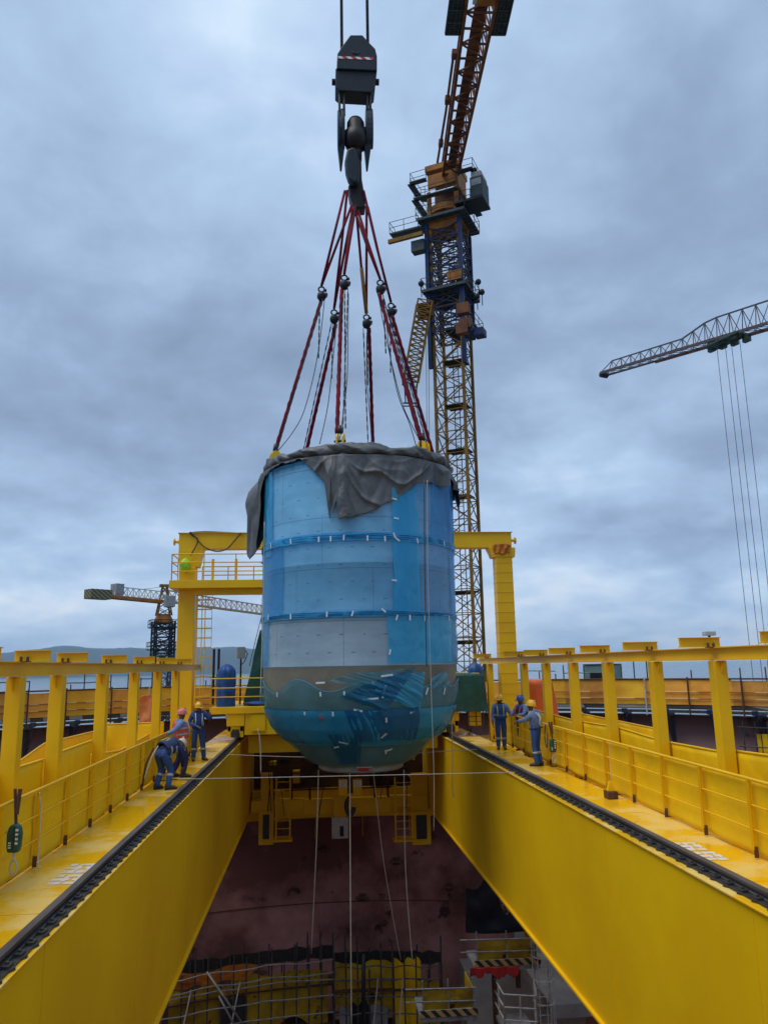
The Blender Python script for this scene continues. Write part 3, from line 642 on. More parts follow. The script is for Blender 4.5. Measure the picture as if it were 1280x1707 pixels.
# lifting lugs
LUG = [(-76, 'near left'), (-14, ''), (44, ''), (103, ''), (166, ''), (-135, '')]
for a, _ in LUG:
    th = R_(a); c = vp(th, ZTOP+.24, VR-.26); e = Vector((math.cos(th), math.sin(th), 0)); n = Vector((math.sin(th), -math.cos(th), 0)); m = MB()
    for s in (-.09, .09):
        m.prism([c+e*s+n*(-.2)+Vector((0,0,-.3)), c+e*s+n*.2+Vector((0,0,-.3)), c+e*s+n*.18+Vector((0,0,.42)), c+e*s+n*.08+Vector((0,0,.54)), c+e*s-n*.08+Vector((0,0,.54)), c+e*s-n*.18+Vector((0,0,.42))], e*.045)
    m.build('lifting_lug', 'cyel' if False else 'yellow', v, bevel=.006)
# ------------------------------------------------------------------ grey tarpaulin over the rim
top = [(523,783),(540,803),(554,812),(563,838),(555,858),(550,872),(566,868),(583,863),(614,854),(636,844),(658,834),(682,816),(700,803)]
hang = []
for x, y in top: th, z = cyl(x, y, VR+.1); hang.append((math.degrees(th), z))
hang.sort()
za = cyl(447, 800, VR)[1]; zfl = cyl(443, 918, VR)[1]
TAB = [(-180, 8.3), (-118, 8.3), (-108, 7.6), (-100, 6.7), (-92, 6.2), (-86, 6.1), (-80, 6.35), (-77, 7.6), (-74, 8.45), (-66, 8.62), (-50, 8.66), (-36, 8.68)]
TAB += [(a, z) for a, z in hang if a > -33] + [(46, 8.05), (50, 8.0), (55, 8.05), (60, 8.35), (68, 8.5), (74, 8.3), (80, 7.75), (86, 7.5), (92, 7.9), (100, 8.35), (180, 8.3)]
TAB.sort()
tt = thing('grey_tarpaulin', 'grey tarpaulin draped in folds over the top rim of the blue wrapped vessel', 'tarpaulin', (VC.x, VC.y, ZTOP))
lugth = [R_(a) for a, _ in LUG]
rdg = lambda x: 1-abs(math.sin(x))
def tarpfn(u, w):
    a = lerp(-180, 180, u); th = R_(a); zb = interp(TAB, a); s = th*VR
    zb += .06*noise.noise(Vector((s*2.5, 3, 3)))+.03*noise.noise(Vector((s*9, 3, 3)))
    dl = min(abs((th-l+math.pi) % (2*math.pi)-math.pi) for l in lugth)
    ztop = ZTOP+.20+.12*math.cos(min(dl*3.0, math.pi))+.07*noise.noise(Vector((th*4, 1, 0)))
    n1 = noise.noise(Vector((s*1.1, 2, 5)))
    if w < .42:                                          # crumpled roll lying on the rim
        if w < .2: k = w/.2; r = lerp(1.3, VR-.35, k); z = lerp(ZTOP-.1, ztop, k**.7)
        else:
            k = (w-.2)/.22; an = lerp(math.pi/2, -.55*math.pi, k); hr = (ztop-ZTOP-.10)/2+.06
            r = VR-.10+math.cos(an)*.15; z = ZTOP+.12+hr*(1+math.sin(an))
        v = noise.noise(Vector((s*2.2+z*2.5, z*3.0, 5))); q = noise.noise(Vector((s*5-z*6, z*7, 2)))
        f = .12*abs(v)+.06*rdg(s*2.1+z*5+2.2*n1)**3+.03*abs(q)
        return vp(th, z+.10*v*.6+.04*q, r+f)
    k = (w-.42)/.58; z = lerp(ZTOP+.10, zb, k); d0 = ZTOP+.10-z; r = VR+.09; g = min(1, k*3)
    f1 = noise.noise(Vector((s*1.3, z*.5, 5))); f2 = noise.noise(Vector((s*3.0-z*.9, z*.8, 9))); f3 = noise.noise(Vector((s*7+z*2, z*3.5, 1)))
    fold = .05*abs(f1)+.09*abs(f2)*g+.012*abs(f3)
    sC, sE, zl = R_(-15)*VR, R_(44)*VR, ZTOP+.35
    if -36 < a < 50:
        for sl in (sC, sE):
            dx, dz = s-sl, zl-z; d = math.hypot(dx, dz); ph = math.atan2(dx, dz)
            fold += .13*g*math.exp(-max(0, d-.3)/1.1)*rdg(ph*5.2+.7*f1+.4)**4
        t = (s-sC)/(sE-sC)
        if 0 < t < 1.05:
            sag = 4*t*(1.05-t)+.10; kk = (zl-z)/sag
            fold += .10*g*min(1, 4*t*(1.05-t)*1.4)*rdg(kk*3.4+.9*f1+.3)**5
        fold += .17*math.exp(-((a+20-4*d0)/3.0)**2)*g+.12*math.exp(-((a+11.5-1.0*d0)/2.4)**2)*g-.03
    if -114 < a < -70:
        r += .50*math.exp(-((a+89)/9.5)**2)*math.sin(min(1, k*2.6)*math.pi/2)*(1-.5*max(0, k-.35)); fold += .07*rdg(s*5+z*1.6+f1)+.03*f2
    if 46 < a < 64: fold += .22*math.exp(-((a-54)/4.5)**2)*g
    if 76 < a < 98: r += .2*k
    return vp(th, z, r+fold-.02)
MB().grid(tarpfn, 620, 84).build('cloth', 'tarp', tt, True, solid=.012)
#@@
# ------------------------------------------------------------------ slings
HY = 24.0
SL = [ # lug, hoist px, upper strap tops px, loose chain end px, label
 (0, (536,494), [(575,318),(586,343)], (531,596), 'outermost left red sling with a chain hoist down to the left rim of the vessel'),
 (5, (557,532), [(579,317),(588,349)], (553,630), 'second red sling from the left reaching behind the grey tarpaulin'),
 (1, (574,475), [(587,351),(593,343)], (576,713), 'thick red sling down to the yellow lug at the front middle of the rim'),
 (4, (611,540), [(594,351),(611,343)], (613,641), 'single red sling right of the middle ending behind the grey tarpaulin'),
 (2, (634,483), [(590,347),(597,352)], (643,588), 'red sling with yellow upper strap down to the yellow lug at front right'),
 (3, (652,521), [(606,318),(613,345)], (651,620), 'outermost right red sling running to the right rim of the vessel')]
for li, hp, tops, lc, lab in SL:
    a = R_(LUG[li][0]); lug = vp(a, ZTOP+.70, VR-.26); e = Vector((math.cos(a), math.sin(a), 0))
    y = lerp(lug.y, HY, .62); h = onY(y, *hp)
    t = thing('lifting_sling', lab, 'sling', lug, 'red slings of the lift')
    d = None
    for px, py in tops:
        q = onY(HY-.15, px, py); tie = h+Vector((0, 0, .38))
        MB().tube([q, q.lerp(tie, .5)+Vector((.02*random.uniform(-1,1), 0, -.03)), tie], .045, 8).build('upper_strap', 'sling', t, True)
    if li in (4,):
        q = onY(HY-.2, 592, 352); tie = h+Vector((0,0,.4)); MB().tube([q.lerp(tie, .55), tie], .065, 8).build('sleeve', mat('tan_sling_sleeve', (.36,.2,.06), .8, (.25,.1,.04), 6), t, True)
    ch = MB().lump(h, (.15, .14, .18), 10, 14, .12, 2.5, li).build('chain_hoist', 'dark', t, True)
    m = MB(); m.tube([h+Vector((.10*math.cos(k), 0, .25+.09*math.sin(k))) for k in [R_(x) for x in range(-60, 241, 25)]], .028, 8); m.box(h.x+.06, h.x+.17, h.y-.04, h.y+.04, h.z+.18, h.z+.25); m.build('hoist_hook', 'dark', ch, True)
    MB().tube([h+Vector((.10, -.05, .03)), h+Vector((.17, -.07, .0))], .085, 12).build('hand_wheel', 'dark', ch)
    off = e*.085; b0 = h+Vector((0, 0, -.15))
    m = MB(); n = 46; pts = []; rr = []
    for k in range(n+1):
        f = k/n; q = (b0-off).lerp(lug-off+Vector((0,0,.12)), f); pts.append(q+Vector((.006*math.sin(k*1.9), .006*math.cos(k*1.3), 0))); rr.append(.062+.006*math.sin(k*2.4))
    m.tube(pts, rr, 8); m.build('lower_strap', 'sling', t, True)
    m = MB(); c0, c1 = b0+off*1.4, lug+off*.9
    n = int((c1-c0).length/.16)
    for k in range(n):
        A, B = c0.lerp(c1, k/n), c0.lerp(c1, (k+1.15)/n); w = .042 if k % 2 else .022; m.bar(A, B, w, .064-w)
    m.build('load_chain', 'chain', t)
    q = onY(h.y, *lc); m = MB(); p0 = h+Vector((.02, 0, -.2)); p0.x = lerp(p0.x, q.x, .6); n = max(3, int((q-p0).length/.12))
    for k in range(n):
        A, B = p0.lerp(q, k/n), p0.lerp(q, (k+1.2)/n); w = .045 if k % 2 else .022; m.bar(A, B, w, .065-w)
    m.build('loose_chain', 'chain', t)
    m = MB(); m.tube([lug+e*(.10*math.sin(k))+Vector((0, 0, .12+.15*math.cos(k)-.12)) for k in [R_(x) for x in range(-150, 151, 25)]], .035, 8); m.tube([lug-e*.17+Vector((0,0,-.13)), lug+e*.17+Vector((0,0,-.13))], .035, 8)
    m.tube([lug+Vector((0,0,.12)), lug+Vector((0,0,.34))], [.09, .05], 8); m.build('shackle', 'black', t, True)
q = lambda x, y, Y=24: onY(Y, x, y)
for lab, pts in (('left slack control line from the first hoist bowing down to the rim', [(541,500),(533,570),(522,630),(505,690),(485,725),(463,752)]),
                 ('thin control line beside the second sling from the left', [(561,540),(553,620),(546,680),(533,740)]),
                 ('thin control line falling left of the single right sling', [(611,560),(612,640),(617,700),(620,745)]),
                 ('thin control line falling straight beside the thick middle sling', [(581,490),(580,560),(578,640),(566,735)]),
                 ('long slack control line sagging right of the fourth sling', [(640,500),(650,590),(664,660),(682,705),(694,745)]),
                 ('thin bowed control line nearest the lattice boom', [(632,500),(640,545),(655,615),(673,680),(700,735)])):
    cable('control_line', lab, [q(*p, 23.6) for p in pts], .014, 'darkrope', 'line', 'control lines of the chain hoists')

# ------------------------------------------------------------------ hook block
q = lambda x, y: onY(HY, x, y)
hb = q(592, 120)
t = thing('hook_block', 'dark slate crane hook block with red and white warning stripe carrying the slings', 'hook block', q(592, 350))
out = [(561,118),(562,104),(568,94),(583,73.5),(603,73.5),(614,86),(624,96),(627,108),(627,132),(561,129)]
P = [q(*p)+Vector((0, -.42, 0)) for p in out]; MB().prism(P, (0, .84, 0)).build('sheave_housing', 'hookpaint', t, bevel=.03)
P = [q(*p)+Vector((0, -.34, 0)) for p in [(559,126),(626,129),(624,160),(617,165),(565,162),(559,157)]]; MB().prism(P, (0, .68, 0)).build('lower_cheek', 'dark', t, bevel=.02)
a, b, c = q(563,109), q(621,113), q(592,107)
MB().prism([a+Vector((0,-.425,-.0)), a+Vector((0,-.425,-.09)), b+Vector((0,-.425,-.05)), b+Vector((0,-.425,.05))], (0, -.006, 0)).build('warning_stripe', 'redwhite', t)
c = q(592, 103); m = MB()
m.tube([c+Vector((.13*math.sin(k), -.43, -.13*math.cos(k)+.08)) for k in [R_(x) for x in range(-70, 71, 20)]], .02, 6).build('lifting_eye', 'black', t, True)
m = MB()
for x in (557.5, 627.5):
    c = q(x, 137); m.tube([c+Vector((-.09, 0, 0)), c+Vector((.09, 0, 0))], .11, 12)
m.build('axle_end', 'dark', t)
for x, x2 in ((570, 568), (613.5, 611)):
    a, b = q(x, 100), q(x, 100)+Vector((0, 0, 14)); MB().tube([a, b], .055, 8).build('hoist_rope', 'darkrope', t, True)
for x in (565.5, 573, 611.5, 616.5):
    m = MB()
    for dy in (-.2, .2): m.tube([q(x, 158)+Vector((0, dy, 0)), q(x+1, 200)+Vector((0, dy, 0))], .035, 6)
    m.build('reeving_rope', 'darkrope', t, True)
def plateoval(cx, cy, hw, hh, dy, th, taper=0):
    P = []
    for k in range(20):
        an = 2*math.pi*k/20; P.append(q(cx, cy)+Vector((hw*math.cos(an)*0, dy+.28*math.cos(an), hh*math.sin(an))))
    return MB().prism([p+Vector((-th/2, 0, 0)) for p in P], (th, 0, 0))
for x, w in ((565, .10), (571.5, .13), (612.5, .13), (618, .14)):
    c = q(x, 218 if w < .12 else 215); hh = .78
    P = [c+Vector((-w/2, .34*math.cos(an), hh*math.sin(an))) for an in [2*math.pi*k/24 for k in range(24)]]
    s = MB().prism(P, (w, 0, 0)).build('side_sheave', 'hookpaint', t, bevel=.02)
for x in (568.5, 612.5):
    a, b = q(x, 230), q(x, 277); P = [a+Vector((-.12, -.2, .3)), a+Vector((.12, -.2, .3)), a+Vector((.12, -.15, -.35)), b+Vector((.03, -.05, 0)), b+Vector((-.03, -.05, 0)), a+Vector((-.12, -.15, -.35))]
    MB().prism(P, (0, .36, 0)).build('guard_plate', 'dark', t, bevel=.01)
c = q(593, 225); k = (q(613, 225)-q(573, 225)).x/2
MB().lathe([(.05, .62), (k*.55, .60), (k*.72, .45), (k*.76, .12), (k*.8, .10), (k*.98, .05), (k*1.0, -.25), (k*.85, -.48), (k*.4, -.62)], c, 28).build('swivel_nut', 'hooksteel', t, True)
a, b = q(594, 245), q(594, 268); MB().tube([a, b], [.2, .19], 16).build('shank', 'hooksteel', t, True)
# two prongs of the hook seen almost edge on
P = [(578,262),(588,258),(593,262),(598,278),(598.5,298),(597,313),(590,318),(580,312),(575.5,298),(574,280)]
MB().prism([q(*p)+Vector((0, -.45, 0)) for p in P], (0, .34, 0)).build('hook_prong', 'hookpaint', t, bevel=.07)
P = [(590,256),(602,256),(603,300),(608,330),(609,349),(590,349),(583,330),(580,312),(590,300)]
MB().prism([q(*p)+Vector((0, -.1, 0)) for p in P], (0, .5, 0)).build('hook_body', 'hooksteel', t, bevel=.05)
#@@
# ------------------------------------------------------------------ people
def skinmesh(name, pts, edges, m, parent, sub=1, root=0):
    me = bpy.data.meshes.new(name); me.from_pydata([Vector(p[:3]) for p in pts], edges, []); me.materials.append(K[m] if isinstance(m, str) else m)
    o = bpy.data.objects.new(name, me); COL.objects.link(o); o.parent = parent
    md = o.modifiers.new('k', 'SKIN'); md.use_smooth_shade = True
    for i, v in enumerate(me.skin_vertices[0].data):
        r = pts[i][3]; v.radius = r if isinstance(r, tuple) else (r, r); v.use_root = (i == root)
    if sub: s = o.modifiers.new('s', 'SUBSURF'); s.levels = sub; s.render_levels = sub
    return o
def person(label, loc, yaw, J, top='coverall', legs='coverall', helmet='hyel', vest=None, strap='strapw', band=True, legonly=True, headturn=(0, 0)):
    """local frame: +x the person's right, +y the way they face. J overrides joints."""
    D = dict(pel=(0,0,.97), waist=(0,.0,1.10), chest=(0,.01,1.30), neck=(0,.0,1.47), head=(0,.03,1.60),
             hipR=(.10,0,.93), hipL=(-.10,0,.93), kneeR=(.11,.02,.51), kneeL=(-.11,.02,.51), ankR=(.12,-.02,.10), ankL=(-.12,-.02,.10), toeR=(.14,.17,.045), toeL=(-.14,.17,.045),
             shR=(.19,0,1.42), shL=(-.19,0,1.42), elR=(.26,-.02,1.13), elL=(-.26,-.02,1.13), wrR=(.25,.06,.88), wrL=(-.25,.06,.88))
    D.update(J); V = {k: Vector(x) for k, x in D.items()}
    t = thing('person', label, 'person', loc); t.rotation_euler = (0, 0, yaw)
    hd = (V['head']-V['neck']).normalized(); fy, fp = headturn
    fwd = Vector((math.sin(fy)*math.cos(fp), math.cos(fy)*math.cos(fp), math.sin(fp))); sd = fwd.cross(hd).normalized(); hup = sd.cross(fwd).normalized()
    H = V['head']
    pts = []; E = []
    def add(p, r, par=None):
        pts.append((*p, r)); i = len(pts)-1
        if par is not None: E.append((par, i))
        return i
    pel = add(V['pel'], .10); wa = add(V['waist'], .095, pel); cht = add(V['chest'], .115, wa); nk = add(V['neck'], .055, cht)
    jaw = add(H-hup*.07+fwd*.025, .062, nk); sk = add(H+hup*.0+fwd*.0, .086, jaw); cr = add(H+hup*.075-fwd*.012, .072, sk)
    add(H+fwd*.105-hup*.02, .014, sk)                                   # nose
    for s in (1, -1): add(H+sd*(.088*s)-hup*.02-fwd*.01, .016, sk)      # ears
    for S in 'RL':
        s = 1 if S == 'R' else -1
        i = add(V['hip'+S], .08, pel); k = add(V['knee'+S], .056, i); a = add(V['ank'+S], .04, k); add(V['toe'+S], .034, a)
        i = add(V['sh'+S], .058, cht); k = add(V['el'+S], .041, i); w = add(V['wr'+S], .028, k)
        d = (V['wr'+S]-V['el'+S]).normalized(); x = d.cross(Vector((0, 0, 1)) if abs(d.z) < .8 else Vector((1, 0, 0))).normalized()*s; n = x.cross(d)
        pm = add(V['wr'+S]+d*.06, .03, w)
        for q_, (off, ln) in enumerate(((-.030, .062), (-.010, .074), (.011, .07), (.03, .055))):
            b = add(V['wr'+S]+d*.095+x*off, .0095, pm); c_ = add(V['wr'+S]+d*(.095+ln*.55)+x*off*1.05-n*.014, .0085, b); add(V['wr'+S]+d*(.095+ln*.9)+x*off-n*.04, .0075, c_)
        b = add(V['wr'+S]+d*.055+x*(-.045), .0105, pm); add(V['wr'+S]+d*.10+x*(-.062)-n*.018, .009, b)
    skinmesh('body', pts, E, 'skin', t)
    for s in (1, -1): MB().lump(Vector((0,0,0)), .012, 6, 8, 0).build('eye', 'boot', t).location = H+fwd*.083+sd*(.033*s)+hup*.012
    # clothes
    pts, E = [], []
    pel = add(V['pel'], .162)
    for S in 'RL':
        i = add(V['hip'+S], .118, pel); k = add(V['knee'+S].lerp(V['hip'+S], .5), .108, i); k = add(V['knee'+S], .09, k); k = add(V['knee'+S].lerp(V['ank'+S], .5), .086, k); k = add(V['ank'+S]+Vector((0, 0, .03)), .074, k); add(V['ank'+S]-Vector((0, 0, .045)), .070, k)
    w1 = add(V['waist'].lerp(V['chest'], .25), .150, pel)
    skinmesh('trousers', pts, E, legs, t)
    pts, E = [], []
    w_ = add(V['pel'].lerp(V['waist'], .15), .150); w0 = add(V['waist'], .160, w_); cht = add(V['chest'], .185, w0); nk = add(V['neck'].lerp(V['chest'], .1), .085, cht)
    for S in 'RL':
        i = add(V['sh'+S], .092, cht); k = add(V['el'+S], .07, i); add(V['wr'+S]+(V['wr'+S]-V['el'+S]).normalized()*.01, .052, k)
    skinmesh('shirt', pts, E, top, t)
    for S in 'RL':
        a, b = V['ank'+S], V['toe'+S]; m = MB(); f = (b-a); f.z = 0; f.normalize(); sdv = Vector((f.y, -f.x, 0))
        zf = a.z-.10
        def bo(u, w):
            an = u*2*math.pi; ln = lerp(-.085, .22, (1-math.cos(w*math.pi))/2); wd = .052*math.sin(w*math.pi)**.5+.002; hh = lerp(.15, .055, min(1, w*1.35))
            return Vector((a.x, a.y, zf))+f*ln+sdv*wd*math.cos(an)+Vector((0, 0, max(0, hh/2+hh/2*math.sin(an))))
        m.grid(bo, 12, 10); m.build('boot', 'boot', t, True).location = (0, 0, 0)
    if band:
        for S in 'RL':
            A, B = V['knee'+S], V['ank'+S]; c = A.lerp(B, .36); d = (B-A).normalized(); MB().tube([c-d*.028, c+d*.028], .083, 14).build('reflective_band', 'reflect', t, True)
    # helmet
    m = MB(); X = Matrix((sd, fwd, hup)).transposed()
    prof = [(.118, .0), (.118, .03), (.112, .075), (.09, .118), (.05, .142), (.008, .15)]
    L = MB().lathe(prof, (0, 0, 0), 20, sy=1.15); m.add([H+X@v+hup*.035 for v in L.v], L.f)
    rim = MB().lathe([(.105, -.004), (.135, -.008), (.135, .002), (.105, .012)], (0, 0, 0), 20, sy=1.12); m.add([H+X@v+hup*.037 for v in rim.v], rim.f)
    pk = MB().prism([(-.09, .10, 0), (-.06, .185, -.012), (0, .20, -.014), (.06, .185, -.012), (.09, .10, 0)], (0, 0, .012)); m.add([H+X@v+hup*.033 for v in pk.v], pk.f)
    rg = MB().box(-.012, .012, -.12, .11, .13, .16); m.add([H+X@v+hup*.03 for v in rg.v], rg.f)
    hl = m.build('helmet', helmet, t, True)
    MB().tube([H+sd*.092+hup*.03, H+sd*.07-hup*.09+fwd*.03, H-hup*.135+fwd*.05, H-sd*.07-hup*.09+fwd*.03, H-sd*.092+hup*.03], .007, 5).build('chin_strap', 'black', hl, True)
    # vest / harness
    up = (V['neck']-V['waist']).normalized(); xr = (V['shR']-V['shL']).normalized(); fw = up.cross(xr).normalized()
    if fw.dot(Vector((0, 1, 0))) < 0 and abs(up.z) > .5: fw = -fw
    ln = (V['neck']-V['waist']).length
    if vest:
        def vf(u, w):
            an = u*2*math.pi; z = lerp(-.10, ln*.93, w); k = lerp(1., .62, max(0, (w-.72)/.28)**1.5)
            rx, ry = .215*k, .20*lerp(1, .8, max(0, (w-.7)/.3)); c = V['waist'].lerp(V['chest'], min(1, max(0, w*1.3)))
            base = V['waist']+up*z+(V['chest']-V['waist']-up*(V['chest']-V['waist']).dot(up))*min(1, w*1.2)
            return base+xr*rx*math.cos(an)+fw*ry*math.sin(an)
        MB().grid(vf, 28, 14).build('vest', vest, t, True, solid=.006)
        for zz in (.02, .17):
            o = MB().lathe([(1.03, -.022), (1.03, .022)], (0, 0, 0), 24, caps=False).build('reflective_band', 'reflect', t, True)
            o.matrix_local = Matrix.Translation(V['waist']+up*zz) @ Matrix((xr*.215, fw*.20, up)).transposed().to_4x4()
    m = MB(); B = lambda a, b, c: V['waist']+up*(c*ln)+xr*a+fw*b
    o_ = .03 if vest else 0
    for s in (1, -1):
        m.tube([B(.10*s, .165+o_, -.05), B(.10*s, .175+o_, .35), B(.105*s, .15+o_, .75), B(.10*s, .03, 1.02), B(.08*s, -.12-o_, .85), B(.02*s, -.18-o_, .5), B(.10*s, -.17-o_, -.05)], .017, 5)
    m.build('harness_strap', strap, t, True)
    m = MB(); m.tube([V['waist']-up*.08+xr*.185*math.cos(a)+fw*.178*math.sin(a) for a in [2*math.pi*k/20 for k in range(21)]], .022, 6); m.build('belt', 'vestnavy', t, True)
    return t, V
def W(px, py, z=0): return onZ(z, px, py)
# 1 leaning back on the left railing
p = W(290, 1296); person('man in salmon helmet and orange red vest leaning on the left railing', (-3.62, p.y, .0), R_(-62),
   dict(shR=(.19,-.04,1.41), elR=(.30,-.24,1.24), wrR=(.27,-.42,1.14), elL=(-.27,.06,1.17), wrL=(-.10,.24,1.16), chest=(-.02,-.01,1.29), waist=(0,.03,1.1), kneeR=(.13,.14,.52), ankR=(.13,.08,.10), toeR=(.15,.26,.045), kneeL=(-.10,.05,.51), ankL=(-.12,-.12,.10), toeL=(-.13,.06,.045)),
   'shirt', 'darktrousers', 'hsal', 'vestred', 'strapw', False, headturn=(R_(-15), -.05))
# 2 standing further back in navy coveralls
p = W(328, 1268); person('man in navy coveralls and yellow helmet standing with a raised arm by the left railing', (p.x+.02, p.y, 0), R_(196),
   dict(elL=(-.38,.06,1.22), wrL=(-.33,.22,1.36), elR=(.28,-.03,1.14), wrR=(.06,.22,1.05), kneeL=(-.15,.03,.51), ankL=(-.20,-.02,.10), toeL=(-.28,.15,.045)),
   'coverall', 'coverall', 'hyel', None, 'strapw', True, headturn=(R_(-28), -.12))
# 3 bending forward, seen from behind
p = W(272, 1316); person('man in dark blue bending forward with a pale strap hanging from his back', (p.x, p.y, 0), R_(-38),
   dict(pel=(0,-.10,.82), waist=(0,.03,.93), chest=(0,.22,1.0), neck=(0,.38,1.0), head=(0,.50,.97), hipR=(.10,-.08,.80), hipL=(-.10,-.08,.80), kneeR=(.14,.10,.46), kneeL=(-.13,.06,.46), ankR=(.18,.0,.10), ankL=(-.13,-.08,.10), toeR=(.24,.18,.045), toeL=(-.15,.11,.045),
        shR=(.19,.34,.96), shL=(-.19,.34,.96), elR=(.24,.40,.68), elL=(-.26,.36,.68), wrR=(.14,.46,.48), wrL=(-.16,.40,.44)),
   'darktrousers', 'coverall', 'hwhite', 'vestnavy', 'strapy', True, headturn=(0, -1.0))
a, b = W(262, 1270, 1.0), W(250, 1306, .25); cable('safety_lanyard', 'pale lanyard strap hanging from the bending man', [(p.x-.12, p.y-.16, 1.02), (p.x-.26, p.y-.2, .75), (p.x-.40, p.y-.2, .3)], .016, 'strapw', 'strap')
cable('safety_lanyard', 'dark red lanyard with end hook hanging beside the bending man', [(p.x-.22, p.y-.14, .98), (p.x-.38, p.y-.18, .6), (p.x-.44, p.y-.2, .12)], .024, 'rust', 'strap')
# 4 right walkway, facing the camera
p = W(836, 1249); person('man in yellow helmet and blue bib standing upright on the right walkway', (p.x, p.y, 0), R_(172),
   dict(elL=(-.33,-.02,1.17), wrL=(-.44,.06,1.10), elR=(.25,-.02,1.12), wrR=(.26,.05,.86), ankR=(.10,-.02,.10), ankL=(-.10,-.02,.10), kneeR=(.10,.02,.51), kneeL=(-.10,.02,.51), toeR=(.13,.17,.045), toeL=(-.11,.17,.045)),
   'shirt', 'trousers', 'hyel', 'coverall', 'strapy', True, headturn=(R_(25), -.1))
# 5 beyond the railing
Yp = 25.9; p = onY(Yp, 868, 1163); person('man in blue helmet and red straps leaning on the far side of the right railing', (p.x, Yp, p.z-1.70), R_(120),
   dict(elL=(-.26,.16,1.16), wrL=(-.10,.32,1.16), elR=(.28,.14,1.18), wrR=(.14,.36,1.16)), 'shirt', 'darktrousers', 'hblue', 'vestnavy', 'vestred', True, headturn=(R_(20), -.1))
# 6 near one, arms resting on the rail
p = W(897, 1277); person('man in yellow helmet with forearms on the right railing looking left', (p.x-.02, p.y, 0), R_(52),
   dict(elL=(-.16,.24,1.24), wrL=(-.04,.50,1.19), elR=(.20,.26,1.24), wrR=(.10,.52,1.18), chest=(0,.03,1.30), neck=(0,.06,1.47), head=(0,.10,1.60), kneeL=(-.07,.03,.51), ankL=(-.08,-.02,.10), toeL=(-.10,.17,.045), kneeR=(.07,.02,.51), ankR=(.08,-.06,.10), toeR=(.10,.13,.045)),
   'shirt', 'trousers', 'hyel', None, 'strapw', True, headturn=(R_(5), .12))
#@@
# ------------------------------------------------------------------ round containment wall, ring platform
CX, CY, CR = 1.1, 17.6, 21.6
EZ_ = Vector((0, 0, 1))
def cp(a, r, z): return Vector((CX+r*math.sin(a), CY+r*math.cos(a), z))
t = thing('containment_wall', 'round containment wall enclosing the pit, pink grey above and blotched red primer below', 'wall', (CX, CY, -20))
MB().lathe([(CR, -3.4), (CR, .42), (CR+1.1, .42), (CR+1.1, -44)], (CX, CY, 0), 144, caps=False).build('upper_course', 'wall', t, True)
MB().lathe([(CR, -34), (CR, -3.4)], (CX, CY, 0), 144, caps=False).build('lower_course', 'primer', t, True)
m = MB()
for z in (-3.4, -8.1, -12.8): m.lathe([(CR-.02, z), (CR-.02, z+.05)], (CX, CY, 0), 144, caps=False)
m.build('weld_seam', 'rust', t)
m = MB(); m.lathe([(CR-.55, -4.15), (CR-.55, -3.75), (CR-.01, -3.75), (CR-.01, -4.3)], (CX, CY, 0), 144, caps=False); m.build('runway_ledge', 'web', t)
m = MB()
for k in range(60):
    a = R_(k*6+3); m.prism([cp(a, CR-.01, -5.2), cp(a, CR-.5, -4.16), cp(a, CR-.01, -4.16)], (.03, .0, 0))
m.build('ledge_gusset', 'web', t)
o = MB().lathe([(.1, -33.6), (CR-.01, -33.6)], (CX, CY, 0), 72, caps=False).build('pit_floor', 'concrete', None); tag(o, kind='structure')
t = thing('ring_platform', 'scaffold ring platform with orange sheet fence round the top of the pit', 'platform', (CX, CY, .5))
m = MB(); m.lathe([(20.75, .76), (20.75, .80), (22.9, .80), (22.9, .76), (20.75, .76)], (CX, CY, 0), 120, caps=False); m.build('plank_deck', 'toe', t)
m = MB(); m.lathe([(20.72, .60), (20.72, .72), (20.80, .72), (20.80, .60), (20.72, .60)], (CX, CY, 0), 120, caps=False); m.build('edge_beam', 'pole', t)
m = MB(); m.lathe([(20.70, .80), (20.70, 1.0), (20.74, 1.0), (20.74, .80)], (CX, CY, 0), 120, caps=False); m.build('toe_board', 'toe', t)
st = 5.0; rnd = random.Random(5); c0 = None
for k in range(-19, 20):
    a0, a1 = R_(k*st), R_((k+1)*st); zt = 1.98+rnd.uniform(-.05, .05)
    def fn(u, v):
        a = lerp(a0, a1, u); z = lerp(.95, zt-.05*math.sin(math.pi*u)*rnd.random()*.3, v); w = .03*noise.noise(Vector((a*30, z*2, k)))+.012*noise.noise(Vector((a*130, z*7, k)))
        return cp(a, 20.66+w, z)
    MB().grid(fn, 14, 8).build('fence_panel', rnd.choice(('fence', 'fence', 'fence2', 'fence3', 'fence')), t, True)
m = MB()
for z in (1.2, 1.48): 
    for k in range(-19, 20):
        a0, a1 = R_(k*st), R_((k+1)*st)
        if rnd.random() < .85: m.tube([cp(lerp(a0, a1, j/3), 20.60, z) for j in range(4)], .024, 5)
m.build('fence_rail', stripes('red_and_pale_rail', (.34, .10, .03), (.58, .40, .18), .9, (1, .6, 0)), t)
m = MB(); m.tube([cp(R_(a), 20.64, 2.02) for a in range(-96, 99, 2)], .035, 6); m.build('top_tube', 'rust', t, True)
for k in range(-19, 21):
    a = R_(k*st+rnd.uniform(0, 2)); h = rnd.choice((2.1, 2.1, 2.25)); MB().tube([cp(a, 20.57, .5), cp(a, 20.57, h)], .036, 6).build('post', 'whitesteel' if rnd.random() < .45 else 'rust', t)
for k in range(-16, 18):
    a = R_(k*st+2.2); m = MB(); m.bar(cp(a, 20.78, .52), cp(a, CR+.05, .52), .12, .12); m.bar(cp(a, 20.80, .48), cp(a, CR-.05, -.95), .10, .10); m.bar(cp(a, CR-.06, .5), cp(a, CR-.06, -1.1), .10, .06); m.box(*(sum(((c-.09, c+.09) for c in cp(a, 20.72, .66)), ()))); m.build('bracket', 'navy' if rnd.random() < .8 else 'pole', t)
